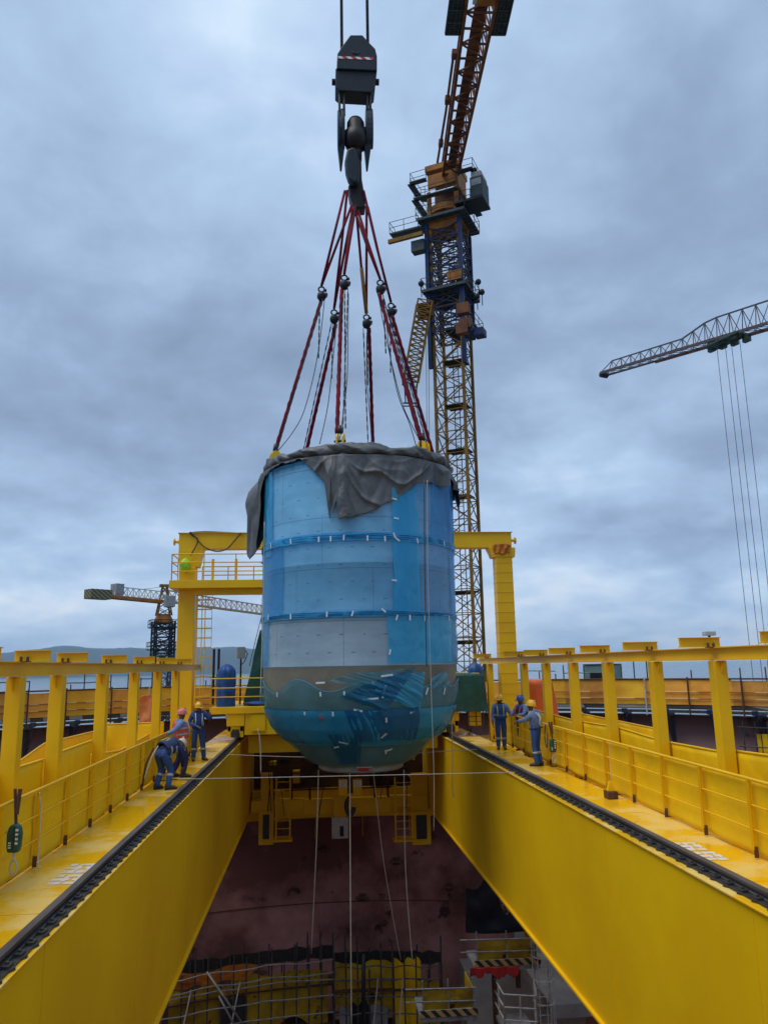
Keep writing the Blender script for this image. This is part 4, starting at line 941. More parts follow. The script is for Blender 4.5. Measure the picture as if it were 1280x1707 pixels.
# poles standing round the ring, and what is parked on it
rnd = random.Random(11)
def pole_frame(a0, a1, zt, r, label, n=3, mt='pole', hs=(1.1, 2.1, 3.0)):
    t = thing('scaffold_frame', label, 'scaffold', cp(a0, r, .8), 'scaffold frames standing on the ring')
    for k in range(n): a = lerp(a0, a1, k/(n-1)); MB().tube([cp(a, r, .8), cp(a, r, zt-.9+rnd.uniform(-.5, .15))], .03, 6).build('upright', mt, t)
    m = MB()
    for h in hs:
        if h < 1.9: m.tube([cp(lerp(a0, a1, j/4), r, h+.8+rnd.uniform(-.02, .02)) for j in range(5)], .024, 5)
    m.build('ledger', mt, t)
for a0, a1, zt, lab, n, hs in ((-44, -37, 3.5, 'scaffold tubes with cross rails on the ring seen above the first left post gap', 4, (1.1, 1.6, 2.2)), (-34, -28, 3.6, 'scaffold tubes on the ring seen between the second and third left posts', 5, (1.0, 1.5, 2.1)),
        (-26, -20, 3.5, 'scaffold tubes on the ring seen between the third and fourth left posts', 5, (1.1, 1.6, 2.2)), (-18, -14, 3.4, 'scaffold tubes on the ring left of the portal column', 4, (1.0, 1.6)),
        (24, 28, 3.6, 'short scaffold bay on the ring right of the portal column', 3, (1.6, 2.4)), (29, 34, 4.0, 'scaffold bay on the ring behind the orange cover', 3, (.8, 1.5, 2.7)), (36, 40.5, 3.9, 'scaffold bay on the ring between the third and fourth right posts', 4, (1.2, 2.3, 2.7)),
        (44, 52, 3.7, 'widest scaffold bay on the ring near the right end', 4, (.9, 2.6, 2.8)), (55, 60, 3.8, 'last scaffold bay on the ring at the right edge', 3, (2.7,))):
    pole_frame(R_(a0), R_(a1), zt, 22.4, lab, n, 'pole', hs)
def ringbox(a, r, w, d, h, name, label, cat, mt, legs=True, z=.8, trim='dark'):
    c = cp(a, r, z); e = Vector((math.cos(a), -math.sin(a), 0)); n = Vector((math.sin(a), math.cos(a), 0))
    t = thing(name, label, cat, c, None)
    MB().obox(c+Vector((0, 0, .1+h/2)), e*w/2, n*d/2, Vector((0, 0, h/2))).build('body', mt, t, bevel=.03)
    MB().obox(c+Vector((0, 0, .12+h)), e*(w/2+.04), n*(d/2+.04), Vector((0, 0, .02))).build('lid', trim, t)
    MB().obox(c+Vector((0, 0, .1+h*.5))-n*(d/2+.012), e*w*.32, n*.01, Vector((0, 0, h*.3))).build('door', trim, t)
    m = MB()
    for sx in (-1, 1):
        for sy in (-1, 1): m.obox(c+Vector((0, 0, .05))+e*sx*(w/2-.08)+n*sy*(d/2-.08), e*.04, n*.04, Vector((0, 0, .05)))
    m.build('feet', 'dark', t)
ringbox(R_(33.2), 23.4, 1.5, 1.2, 1.75, 'site_cabinet', 'green grey site cabinet standing on the ring behind the right posts', 'cabinet', mat('green_grey_paint', (.14,.24,.22), .6, (.10,.17,.16), 3))
ringbox(R_(57), 24.2, 4.2, 2.2, 1.25, 'site_container', 'long pale grey container at the right edge beyond the orange fence', 'container', 'grey', trim='grey')
ringbox(R_(29), 23, .9, .7, .75, 'generator_box', 'small grey box beside the first right scaffold bay', 'box', 'grey')
ringbox(R_(38.2), 23, .6, .6, .9, 'dark_crate', 'small dark crate on the ring between right posts', 'crate', 'dark')
ringbox(R_(46), 23.2, .7, .6, .65, 'dark_crate', 'dark crate in the middle of the widest scaffold bay', 'crate', 'dark')
ringbox(R_(49), 23.2, 1.6, .6, .5, 'tool_chest', 'low pale tool chest on the ring right of the dark crate', 'tool chest', 'lightgrey')
rnd = random.Random(21); k = 0
for a in list(range(-46, -12, 3))+[23, 26, 31, 35, 41, 43, 51, 53]:
    aa = R_(a+rnd.uniform(-.8, .8)); c = cp(aa, 22.2+rnd.uniform(0, .6), .8); h = rnd.uniform(.35, .95) if a < 0 else rnd.uniform(.3, .6)
    b = MB().lump(c+Vector((0, 0, h*.4)), (rnd.uniform(.4, .9), .4, h*.62), 8, 12, .45, 2.2, a, flat=h*.4).build('covered_heap', rnd.choice(('dark', 'pole', 'grey', 'dark')), None, True)
    tag(b, 'dark sheeted heap of site gear behind the orange fence', 'covered heap', 'sheeted heaps along the ring'); k += 1
rd = random.Random(31)
for k in range(16):
    a = R_((-45+2.3*k) if k < 8 else (24+4.2*(k-8)))+rd.uniform(-.01, .01); w, h = rd.uniform(.5, 1.6), rd.uniform(.35, .9)
    what, mt = rd.choice((('pale', 'lightgrey'), ('grey', 'grey'), ('dark', 'dark'), ('blue', 'navy')))
    side = 'left' if k < 8 else 'right'
    c = cp(a, 24.3, .8); e = Vector((math.cos(a), -math.sin(a), 0)); n_ = Vector((math.sin(a), math.cos(a), 0)); m = MB()
    m.obox(c+EZ_*(.08+h/2), e*w/2, n_*.35, EZ_*h/2)
    for sx in (-1, 1): m.obox(c+EZ_*.04+e*sx*(w/2-.1), e*.06, n_*.33, EZ_*.04)
    m.obox(c+EZ_*(h+.1), e*(w/2+.03), n_*.38, EZ_*.02)
    b = m.build('site_box', mt, None, bevel=.02); tag(b, what+' site box on the far rim of the '+side+' part of the ring', 'box', 'site boxes along the '+side+' rim')
# orange covers
p0, p1 = onY(28, 889, 1188), onY(28, 936, 1138)
def wedge(m):
    def fn(u, v):
        a = u*2*math.pi; ca, sa = math.cos(a), math.sin(a); k = (abs(ca)**6+abs(sa)**6)**(-1/6.)
        cx = (p0.x+p1.x)/2; hw = (p1.x-p0.x)/2
        f = v/.8 if v < .8 else 1; sh = 1 if v < .8 else 1-(v-.8)/.2*.98
        xr = hw*(1 if ca < 0 else lerp(1, .55, f)); z = lerp(-.2, p1.z+.04, f)+.08*(v > .8)
        n = .07*noise.noise(Vector((ca*2, sa*2, z*1.3)))+.03*noise.noise(Vector((ca*6, sa*6, z*4)))
        return Vector((cx+ca*k*xr*sh*(1+n)-.1*f, 28.5+sa*k*.7*sh*(1+n), z))
    return m.grid(fn, 56, 30)
b = wedge(MB()).build('covered_machine', 'orangetarp', None, True); tag(b, 'machine under bright orange red tarpaulin beyond the right posts', 'covered equipment')
p0, p1 = onY(25.6, 234, 1203), onY(25.6, 263, 1158)
def fn(u, v):
    x = lerp(p0.x, p1.x, u); z = lerp(p0.z, p1.z, v); n = .10*noise.noise(Vector((x*3, z*1.5, 4)))+.04*noise.noise(Vector((x*9, z*5, 2)))
    return Vector((x+.04*math.sin(z*3), 25.6+n, z-.15*(u-.5)**2))
b = MB().grid(fn, 26, 30).build('orange_tarpaulin', mat('faded_orange_tarpaulin', (.62, .16, .035), .6, (.5, .2, .06), 2.5, bump=.4, bscale=5), None, True, solid=.01); tag(b, 'faded orange tarpaulin hanging above the left sheet wall', 'tarpaulin')

# scaffold niche on the wall at the right edge
def wall_scaffold(a0, a1, z0, z1, label, r=CR-.7):
    t = thing('wall_scaffold', label, 'scaffold', cp(a0, r, z0), None)
    n = 4
    for k in range(n): a = lerp(a0, a1, k/(n-1)); MB().tube([cp(a, r, z0), cp(a, r, z1)], .03, 6).build('upright', 'pole', t)
    m = MB(); z = z0+.3
    while z < z1: m.tube([cp(a0-.01, r-.04, z), cp(a1+.01, r-.04, z)], .025, 6); z += .75
    m.build('ledger', 'pole', t)
    for a, b in ((a0+.02, lerp(a0, a1, .42)), (lerp(a0, a1, .46), a1-.02)):
        def fn(u, v): aa = lerp(a, b, u+.07*math.sin(v*5)); z = lerp(z0+.15, z1-.5, v); return cp(aa, r+.15+.1*noise.noise(Vector((aa*60, z*2, 1))), z)
        MB().grid(fn, 14, 20).build('yellow_sheet', 'sheet', t, True)
    MB().lathe([(CR-.03, z0), (CR-.03, z1)], (CX, CY, 0), 20, math.pi-a1, math.pi-a0, caps=False) if False else None
wall_scaffold(R_(50.5), R_(54.5), -3.2, .35, 'scaffold bay with yellow sheets hung on the pink wall at the right')

# ------------------------------------------------------------------ inside the pit
q37 = lambda x, y, Y=36.2: onY(Y, x, y)
t = thing('end_carriage', 'shaded yellow cross carriage joining the far ends of the girders with ladders and bogies', 'end carriage', q37(580, 1400))
a, b = q37(506, 1357), q37(650, 1329); MB().box(a.x, b.x, 36.0, 36.7, a.z, b.z).build('cross_beam', 'yellow', t, bevel=.015)
MB().box(-2.82, 4.99, 36.75, 37.3, a.z-.2, b.z+.35).build('tie_beam', 'web', t, bevel=.01)
a, b = q37(470, 1352), q37(506, 1332); c = q37(650, 1332), q37(690, 1352)
for u, w_ in ((-2.82, q37(506, 1340).x-.003), (c[0].x+.003, 4.99)): MB().box(u, w_, 36.05, 36.6, a.z, b.z).build('side_beam', 'web', t)
for x0, x1 in ((434, 455), (689, 712)):
    a, b = q37(x0, 1405), q37(x1, 1290); m = MB().box(a.x, b.x, 36.1, 36.7, a.z, b.z); m.build('bogie_column', 'web', t, bevel=.015)
    MB().box(a.x-.06, b.x+.06, 35.98, 36.09, a.z-.05, a.z+1.35).build('bogie_plate', 'yellow', t, bevel=.01)
    MB().box(a.x+.12, b.x-.12, 35.93, 35.975, a.z+.2, a.z+1.2).build('access_hatch', 'black', t)
for x0, x1 in ((460, 484), (660, 685)):
    a, b = q37(x0, 1400, 35.4), q37(x1, 1295, 35.4); m = MB(); 
    for x in (a.x, b.x): m.box(x-.03, x+.03, 35.4, 35.46, a.z, b.z)
    z = a.z+.1
    while z < b.z: m.box(a.x, b.x, 35.41, 35.45, z, z+.03); z += .32
    m.build('ladder', 'yellow', t); MB().box(a.x-.1, b.x+.1, 35.3, 36.0, a.z-.08, a.z).build('ladder_landing', 'yellow', t)
m = MB()
for x, z0, z1 in ((-1.1, -3, -.6), (-.3, -3, -.9), (2.6, -3, -.7), (3.2, -3, -.6), (-.7, -2.3, -.6)): m.box(x, x+.09, 36.3, 36.4, z0, z1)
for z in (-2.6, -1.9, -1.2): m.box(-1.4, 3.4, 36.3, 36.36, z, z+.06)
m.build('frame_member', 'rust', t)
rd = random.Random(9)
for k in range(26):
    x = rd.uniform(-2.5, 4.6); z = rd.uniform(-2.9, -.5); w = rd.uniform(.08, .5); h = rd.uniform(.1, .6); MB().box(x, x+w, 36.80+.01*k, 37.3-.006*k, z, z+h).build('machine_box', rd.choice(('dark', 'rust', 'web', 'dark')), t, bevel=.01)
for k in range(9): x = rd.uniform(-2.3, 4.4); MB().tube([(x, 36.0, -.4), (x+rd.uniform(-.3, .3), 35.9, -1.6), (x+rd.uniform(-.2, .2), 36.0, -2.9-rd.random())], .02, 5).build('cable_run', 'rust', t)
MB().box(-2.82, 4.99, 37.32, 37.4, -3.6, .3).build('dark_backing', 'rust', t)  # added dark plate that blacks out the lit wall behind the carriage
t = thing('auxiliary_hook', 'small yellow hook block with pale sheaves hanging below the vessel bottom', 'hook block', q37(583, 1320, 34.5))
for x0, x1 in ((564, 579), (588, 603)):
    a, b = q37(x0, 1326, 34.5), q37(x1, 1298, 34.5); MB().box(a.x, b.x, 34.3, 34.7, a.z, b.z).build('cheek_block', 'yellow', t, bevel=.03)
    m = MB()
    for k in range(3): x = lerp(a.x, b.x, .2+.3*k); m.box(x-.045, x+.045, 34.26, 34.297, a.z+.35, b.z-.02)
    m.build('sheave', 'white', t)
a = q37(583.5, 1318, 34.5); MB().box(a.x-.13, a.x+.13, 34.4, 34.6, a.z-.1, a.z+.1).build('swivel', 'dark', t)
MB().tube([a+Vector((.2*math.sin(k)*.8, 0, -.62-.33*math.cos(k)+.0)) for k in [R_(x) for x in range(-180, 100, 20)]], .10, 10).build('hook', 'black', t, True)
m = MB()
for x in (567, 575, 592, 600): c = q37(x, 1299, 34.5); m.tube([c, Vector((c.x, 34.6, -.4))], .022, 5)
m.build('hoist_rope', 'darkrope', t)
a, b = q37(553, 1397, 35.8), q37(580, 1361, 35.8); t = thing('control_cabinet', 'grey control cabinet hung under the shaded cross beam', 'cabinet', a)
MB().box(a.x, b.x, 35.6, 36.1, a.z, b.z).build('body', 'lightgrey', t, bevel=.02); MB().box(a.x+.35, b.x-.2, 35.58, 35.597, a.z+.1, b.z-.35).build('door', 'dark', t); MB().box(a.x+.1, b.x-.1, 35.7, 36.0, b.z, b.z+.9).build('hanger', 'web', t)

# lower scaffolds along the far wall
def arc_scaffold(a0, a1, r, z0, z1, n, label, sheets, seed, lev=None):
    t = thing('pit_scaffold', label, 'scaffold', cp(a0, r, z0), 'scaffolds at the bottom of the pit'); rd = random.Random(seed)
    for k in range(n):
        a = lerp(a0, a1, k/(n-1))
        for rr in (r, r+1.1): MB().tube([cp(a, rr, z0), cp(a, rr, z1+rd.uniform(-.2, .9))], .035, 6).build('upright', 'pole', t)
    m = MB(); z = z0+.2; j = 0
    for z in (lev or [z0+.4+.65*k for k in range(int((z1-z0)/.65))]): m.tube([cp(lerp(a0, a1, k/12), r-.05, z+rd.uniform(-.04, .04)) for k in range(13)], .03, 6)
    for z in (z1-.05, z1-.55): m.tube([cp(lerp(a0, a1, k/12), r-.06, z+.05*math.sin(k*1.7)) for k in range(13)], .028, 6)
    m.build('ledger', 'pale_tube' if seed == 3 else 'pole', t)
    for z in (z1-2.55, z1-1.05): MB().grid(lambda u, v: cp(lerp(a0, a1, u), r+.1+v*1.1, z), 12, 1).build('plank_walk', 'rust', t, solid=.05)
    MB().grid(lambda u, v: cp(lerp(a0, a1, u), r+1.15, z1-.35+.5*v+.12*noise.noise(Vector((u*14, v, seed)))), 40, 1).build('dark_back_band', 'black', t, solid=.02)  # black band along the back of the scaffold top
    for (u0, u1, zb, zt, mt) in sheets:
        def fn(u, v):
            a = lerp(lerp(a0, a1, u0), lerp(a0, a1, u1), u); zz = lerp(zb+.55*noise.noise(Vector((u*3.5, seed, u0*9))), zt+.10*math.cos(u*9)*.8+.16*noise.noise(Vector((u*5, 2, u0*9))), v)
            return cp(a, r+.34-.07*(sheets.index((u0, u1, zb, zt, mt)) % 4)+.09*noise.noise(Vector((a*25, zz*1.5, seed)))+.03*noise.noise(Vector((a*90, zz*6, seed))), zz)
        MB().grid(fn, 30, 14).build('sheet', mt, t, True)
    m = MB()
    for k in range(2): u = rd.random()*.7; m.tube([cp(lerp(a0, a1, u), r-.09, z0+.2), cp(lerp(a0, a1, u+.16), r-.09, z1-.5)], .03, 6)
    m.build('brace', 'whitesteel', t)
arc_scaffold(R_(-27), R_(-1), 18.6, -16.5, -9.5, 17, 'long scaffold with orange and olive sheets along the far wall of the pit', [(.0, .17, -11.6, -10.3, 'oldorange'), (.19, .47, -11.7, -10.1, 'dullsheet'), (.49, .97, -11.9, -9.9, 'dullsheet'), (.22, .62, -9.95, -9.45, 'oldorange'), (.30, .9, -13.8, -12.5, 'dullsheet'), (.02, .28, -14.2, -12.9, 'oldorange'), (.4, .8, -12.9, -12.05, 'grey'), (.44, .57, -11.9, -10.6, 'black'), (.60, .72, -12.6, -11.4, 'dark'), (.1, .34, -12.7, -12.0, 'navy')], 3)
arc_scaffold(R_(-1), R_(13), 18.3, -16.5, -9.7, 10, 'scaffold with ragged yellow sheets right of the vertical ropes', [(.0, .55, -11.6, -9.7, 'dullsheet'), (.57, .82, -14.5, -9.6, 'sheet'), (.05, .5, -13.6, -11.4, 'grey'), (.15, .34, -13.0, -11.2, 'dark'), (.84, 1, -12.3, -10.4, 'dullsheet')], 5)
def basket(px0, px1, py0, py1, Y, label, hang=True):
    a, b = onY(Y, px0, py1), onY(Y, px1, py0); x0, x1, z0, z1 = a.x, b.x, a.z, b.z
    t = thing('work_platform', label, 'work platform', (x0, Y, z0), 'railed work platforms in the pit')
    MB().box(x0-.1, x1+.1, Y-.1, Y+1.6, z0-.24, z0-.09).build('floor_slab', 'pale_tube', t, bevel=.01)
    MB().box(x0-.12, x1+.12, Y-.14, Y-.11, z0-.08, z0+.13).build('warning_board', 'chev', t)
    g = MB()
    for k in range(3): g.tube([(lerp(x0, x1, k/2), Y-.05, z0-.3), (lerp(x0, x1, k/2), Y-.05, z1+.25)], .03, 6)
    for h in (.0, .5): g.tube([(x0-.6, Y-.07, z1-h*(z1-z0)), (x1+.1, Y-.07, z1-h*(z1-z0)-.06)], .028, 6)
    g.build('tube_rail', 'pale_tube', t)
    def fn(u, v): x = lerp(x0, x1, u); z = lerp(z0+.1, z1-.1, v); return Vector((x, Y+.02+.06*noise.noise(Vector((x*1.5, z*2, 3)))+.02*noise.noise(Vector((x*6, z*6, 3))), z))
    MB().grid(fn, 24, 12).build('sheet', 'dullsheet', t, True)
    MB().box(x1-.02, x1+.02, Y, Y+1.5, z0, z1-.1).build('side_sheet', 'dullsheet', t)
    return t, (x0, x1, z0, z1)
t, (x0, x1, z0, z1) = basket(795, 892, 1560, 1606, 30, 'yellow sheeted work platform with chevron board and red cloth at the right of the pit')
def rc(u, v): x = lerp(x0-.3, x0+1.5, u); z = z0-.08-.50*v*(.62+.7*noise.noise(Vector((u*4.2, 3, 1)))+.25*noise.noise(Vector((u*15, 3, 1)))); return Vector((x, 29.8+.05*math.sin(u*20)+.05*v, z))
b = MB().grid(rc, 30, 10).build('red_cloth', 'red', None, True, solid=.01); tag(b, 'ragged red cloth hanging over the edge of the work platform', 'cloth')
MB().box(x0+.6, x0+.75, 30.3, 30.45, z0-5, z0-.3).box(x1-.7, x1-.55, 30.3, 30.45, z0-1, z0-.3).build('support_leg', 'rust', t)
def gt(u, v):
    x = lerp(x0-.2, x1+.3, u); zt = z1+lerp(1.6, .5, u)+.9*math.exp(-((u-.35)/.12)**2)-.5*math.exp(-((u-.55)/.1)**2); z = lerp(z1-.1, zt, v)
    return Vector((x, 30.9+.25*noise.noise(Vector((x*1.2, z*1.2, 8)))-.2*v, z))
b = MB().grid(gt, 40, 20).build('dark_sheet', 'dark', None, True, solid=.02); tag(b, 'torn dark sheet rigged above the yellow work platform', 'sheet')
basket(705, 788, 1642, 1690, 29, 'lower yellow sheeted work platform with chevron board')
c = onY(31, 965, 1672); b = MB().box(c.x-1.1, c.x+7, 31, 37, c.z-.5, c.z).box(c.x-1.1, c.x+7, 36.2, 36.6, c.z, c.z+.9).build('upper_slab', 'concrete', None, bevel=.03); tag(b, 'pale concrete slab at the lower right of the pit', 'slab')
c2 = onY(34, 880, 1600); b = MB().box(c2.x-2.2, c2.x+6, 36.4, 38, -34, c2.z-1.2).build('inner_wall', 'concrete', None, bevel=.03); tag(b, 'dark concrete wall block behind the right work platform', 'wall')
for k, (x0, y0, x1, y1, lab) in enumerate(((345, 1620, 405, 1707, 'long pale tube propped steeply across the left scaffold'), (365, 1660, 390, 1707, 'short pale tube beside the long propped one'), (606, 1590, 606, 1707, 'thick dark upright post in front of the right scaffold'))):
    b = MB().tube([onY(33.6, x0, y0), onY(33.4, x1, y1)], .04 if k < 2 else .08, 8).build('prop_tube', 'pale_tube' if k < 2 else 'dark', None, True); tag(b, lab, 'tube')
# caged ladder
Yl = 29.6; b = onY(Yl, 905, 1570); t = thing('caged_ladder', 'white caged ladder rising at the lower right of the pit', 'ladder', (b.x, Yl, -14.9))
m = MB(); zt = b.z
c_ = onY(Yl, 905, 1707).z-2
for x in (-.25, .25): m.tube([(b.x+x, Yl+.4, -14.9), (b.x+x, Yl+.4, zt)], .03, 6)
z = -14.7
while z < zt: m.tube([(b.x-.25, Yl+.4, z), (b.x+.25, Yl+.4, z)], .02, 5); z += .3
m.build('ladder_rungs', 'whitesteel', t)
m = MB(); z = -13.6
while z < zt: m.tube([(b.x+.38*math.sin(R_(k)), Yl+.32-.42*math.cos(R_(k)), z) for k in range(-115, 116, 23)], .022, 5); z += .75
for k in (-80, -40, 0, 40, 80): m.tube([(b.x+.38*math.sin(R_(k)), Yl+.32-.42*math.cos(R_(k)), -13.6), (b.x+.38*math.sin(R_(k)), Yl+.32-.42*math.cos(R_(k)), zt)], .018, 5)
m.build('cage', 'whitesteel', t)
a, c = onY(29, 840, 1707), onY(29, 888, 1650); t = thing('white_guard_rail', 'white tube guard rail round a landing beside the caged ladder', 'railing', (a.x, 29, -14.9))
rails(MB(), [(a.x, 30.4, 0), (a.x, 28.9, 0), (c.x, 28.6, 0), (c.x+.3, 30, 0)], c.z-1.25, (.4, .8, 1.2), .03, .7).build('rail', 'whitesteel', t); MB().box(a.x, c.x, 28.9, 30.4, c.z-1.4, c.z-1.26).build('landing', 'concrete', t)
# marks on the liner: bracket pads
for x, y in ((780, 1492), (833, 1497), (716, 1398), (748, 1482), (604, 1500), (540, 1420), (660, 1440)):
    d = ray(x, y); o = EYE-Vector((CX, CY, 0)); A = d.x**2+d.y**2; B = o.x*d.x+o.y*d.y; C = o.x**2+o.y**2-CR**2; s = (-B+math.sqrt(B*B-A*C))/A; c = EYE+d*s
    m = MB(); m.box(c.x-.16, c.x+.16, c.y-.14, c.y-.02, c.z-.02, c.z+.30); m.box(c.x-.3, c.x+.3, c.y-.3, c.y-.02, c.z+.1, c.z+.16); o2 = m.build('wall_bracket', 'rust', None); tag(o2, 'small rusty bracket welded on the red liner wall', 'bracket', 'rusty brackets on the liner wall')
#@@
# ------------------------------------------------------------------ tower cranes
def lattice(m, base, ex, ey, ez, h, s, n, chord, brace, cross=True):
    """square lattice mast: base centre, side s, height h along ez, n panels"""
    cs = [(-1,-1),(1,-1),(1,1),(-1,1)]; P = lambda i, k: base+ex*cs[i][0]*s/2+ey*cs[i][1]*s/2+ez*(h*k/n)
    for i in range(4): m.bar(P(i, 0), P(i, n), chord, chord, ey)
    for k in range(n):
        for i in range(4):
            j = (i+1) % 4; m.bar(P(i, k), P(j, k), brace)
            if k % 2 == 0: m.bar(P(i, k), P(j, k+1), brace)
            else: m.bar(P(j, k), P(i, k+1), brace)
            if cross: 
                if k % 2: m.bar(P(i, k), P(j, k+1), brace*.8)
                else: m.bar(P(j, k), P(i, k+1), brace*.8)
    return m
EZ = Vector((0, 0, 1))
CY1 = 60.
cen = onY(CY1+1, 756, 620); ang = R_(29); ex = Vector((math.cos(ang), -math.sin(ang), 0)); ey = Vector((math.sin(ang), math.cos(ang), 0))
S1 = 2.5
zz = lambda y, x=756: onY(CY1, x, y).z
base = Vector((cen.x, CY1+1, 0)); T = lambda a, b, z: base+ex*a+ey*b+Vector((0, 0, z))
t = thing('tower_crane', 'tall yellow and blue tower crane behind the vessel with its lattice arm reaching overhead', 'tower crane', T(0, 0, -44), 'tower cranes')
z_a, z_b, z_c, z_d, z_e = zz(560), zz(385), zz(345), zz(300), zz(290)
m = MB(); n = int((z_c+10)/1.8); lattice(m, T(0, 0, -10), ex, ey, EZ, z_c+10, S1, n, .22, .075, True); m.build('mast', 'cyel', t)
lattice(MB(), T(0, 0, -44), ex, ey, EZ, 34, S1, 12, .24, .09, False).build('lower_mast', 'cyel', t)
m = MB()
for k in range(14):
    z = z_a-2.0-3.9*k
    if z > -8: m.obox(T(.2, .2, z), ex*.9, ey*.8, EZ*.05); m.obox(T(.2, -.2, z-.16), ex*1.0, ey*.05, EZ*.10)
m.build('rest_platform', mat('dark_olive_steel', (.05, .04, .015), .6, (.03, .025, .012), 2, spec=.2), t)
m = MB(); 
for dx in (-.1, .35): m.tube([T(dx, .2, -9), T(dx, .2, z_b)], .04, 5)
z = -8
while z < z_b: m.bar(T(-.1, .2, z), T(.35, .2, z), .035); z += .5
m.build('climb_ladder', 'dark', t)
m = MB(); lattice(m, T(0, 0, z_a+.4), ex, ey, EZ, z_b-z_a, S1+.45, 9, .26, .09); m.build('climbing_cage', 'cblue', t)
m = MB()
for a in ((-1.5, -1.5), (1.5, -1.5)): m.obox(T(*a, (z_a+z_b)/2-1), ex*.16, ey*.16, EZ*((z_b-z_a)/2+1.8))
m.build('cage_post', 'cblue', t)
m = MB()
for a, z, w in (((.95, -1.7), zz(468), .65),): m.obox(T(*a, z), ex*w, ey*.1, EZ*.42)
m.build('hydraulic_unit', 'cora', t)
for z, s, e in ((zz(484), 4.0, .0), (zz(366), 4.4, .0), (zz(542), 2.7, .8)):
    m = MB(); m.obox(T(e, 0 if not e else .8, z), ex*s/2, ey*s/2, EZ*.07)
    for k in range(9): m.obox(T(e, (0 if not e else .8)-s/2+s*k/8, z-.12), ex*s/2, ey*.03, EZ*.06)
    pf = m.build('work_deck', 'cgrey', t); m = MB(); o0 = (0 if not e else .8)
    rails(m, [T(e-s/2, o0-s/2, z), T(e+s/2, o0-s/2, z), T(e+s/2, o0+s/2, z), T(e-s/2, o0+s/2, z), T(e-s/2, o0-s/2, z)], z, (.55, 1.1), .028, 1.3); m.v = m.v; m.build('deck_rail', 'cgrey', pf)
# fix: rails() builds at absolute height, so the paths above only use x and y
z = zz(392); m = MB(); m.bar(T(-1.6, -2.2, z), T(-4.9, -2.0, z+.1), .30, .34); m.build('side_boom', 'cyel', t)
m = MB(); m.obox(T(-3.2, -1.6, zz(379)), ex*1.5, ey*.6, EZ*.07); b = m.build('side_walk', 'cgrey', t); m = MB(); rails(m, [T(-2, -2.2, 0), T(-4.7, -2.2, 0), T(-4.7, -1, 0)], zz(379), (.55, 1.1), .028, 1.2); m.build('deck_rail', 'cgrey', b)
m = MB(); m.obox(T(-2.2, -1.6, zz(407)), ex*.6, ey*.4, EZ*.5); m.build('winch_box', 'cgrey', t)
# slewing unit
m = MB(); m.obox(T(0, 0, (z_b+z_c)/2), ex*1.5, ey*1.5, EZ*.28); m.lathe([(1.7, -.3), (1.75, .3), (1.3, .35)], T(0, 0, z_c-.2), 24); m.build('slew_ring', 'cora', t)
m = MB()
for a in ((-1.25,-1.25),(1.25,-1.25),(1.25,1.25),(-1.25,1.25)): m.bar(T(*a, z_b-.2), T(*a, z_c+1.6), .34, .34, ey)
m.obox(T(0, -1.26, z_c+2.6), ex*1.3, ey*.14, EZ*.62); m.obox(T(0, 1.26, z_c+2.6), ex*1.3, ey*.14, EZ*.62); m.obox(T(1.3, 0, z_c+2.6), ex*.14, ey*1.2, EZ*.95); m.obox(T(0, -1.27, z_b+.5), ex*1.45, ey*.16, EZ*.35)
m.build('slew_frame', 'cora', t, bevel=.04)
m = MB(); m.obox(T(0, .5, z_c+.9), ex*1.2, ey*.4, EZ*1.3); m.build('gear_housing', 'cred', t)
m = MB(); m.obox(T(0, 0, z_c+3.85), ex*1.5, ey*1.5, EZ*.30); m.build('turntable', 'cora', t, bevel=.05)
for pts, z in (([(-2.4, 1.2), (-2.4, -1.9), (1.6, -1.9)], zz(330)), ([(-2.0, 1.0), (-2.7, 0.6), (-2.7, -2.0), (-1.2, -2.0)], zz(303)), ([(1.6, -1.9), (3.0, -1.9), (3.0, .8)], zz(305)), ([(1.9, -1.7), (2.6, -1.7), (2.6, 1)], zz(352))):
    m = MB()
    for a, b in zip(pts, pts[1:]): A, B = T(*a, z), T(*b, z); m.bar(A, B, .55, .08)
    b = m.build('catwalk', 'cgrey', t); m = MB(); rails(m, [T(*p, 0) for p in pts], z, (.5, 1.05), .028, 1.1); m.build('catwalk_rail', 'cgrey', b)
a = onY(CY1-1.5, 790, 345); c = onY(CY1-1.5, 812, 302); cc = (a+c)/2
cc = cc-ex*.1+EZ*.2; cab = MB().obox(cc, ex*.55, ey*1.0, EZ*.95).build('cab', 'cgrey', t, bevel=.06); MB().obox(cc-ey*1.01+Vector((0, 0, .4)), ex*.45, ey*.02, EZ*.3).obox(cc+EZ*1.2, ex*.45, ey*.9, EZ*.24).build('cab_window', 'grey', cab, bevel=.02)
MB().obox(cc-ex*.7-EZ*1.1, ex*1.3, ey*1.1, EZ*.10).build('cab_bracket', 'dark', t)
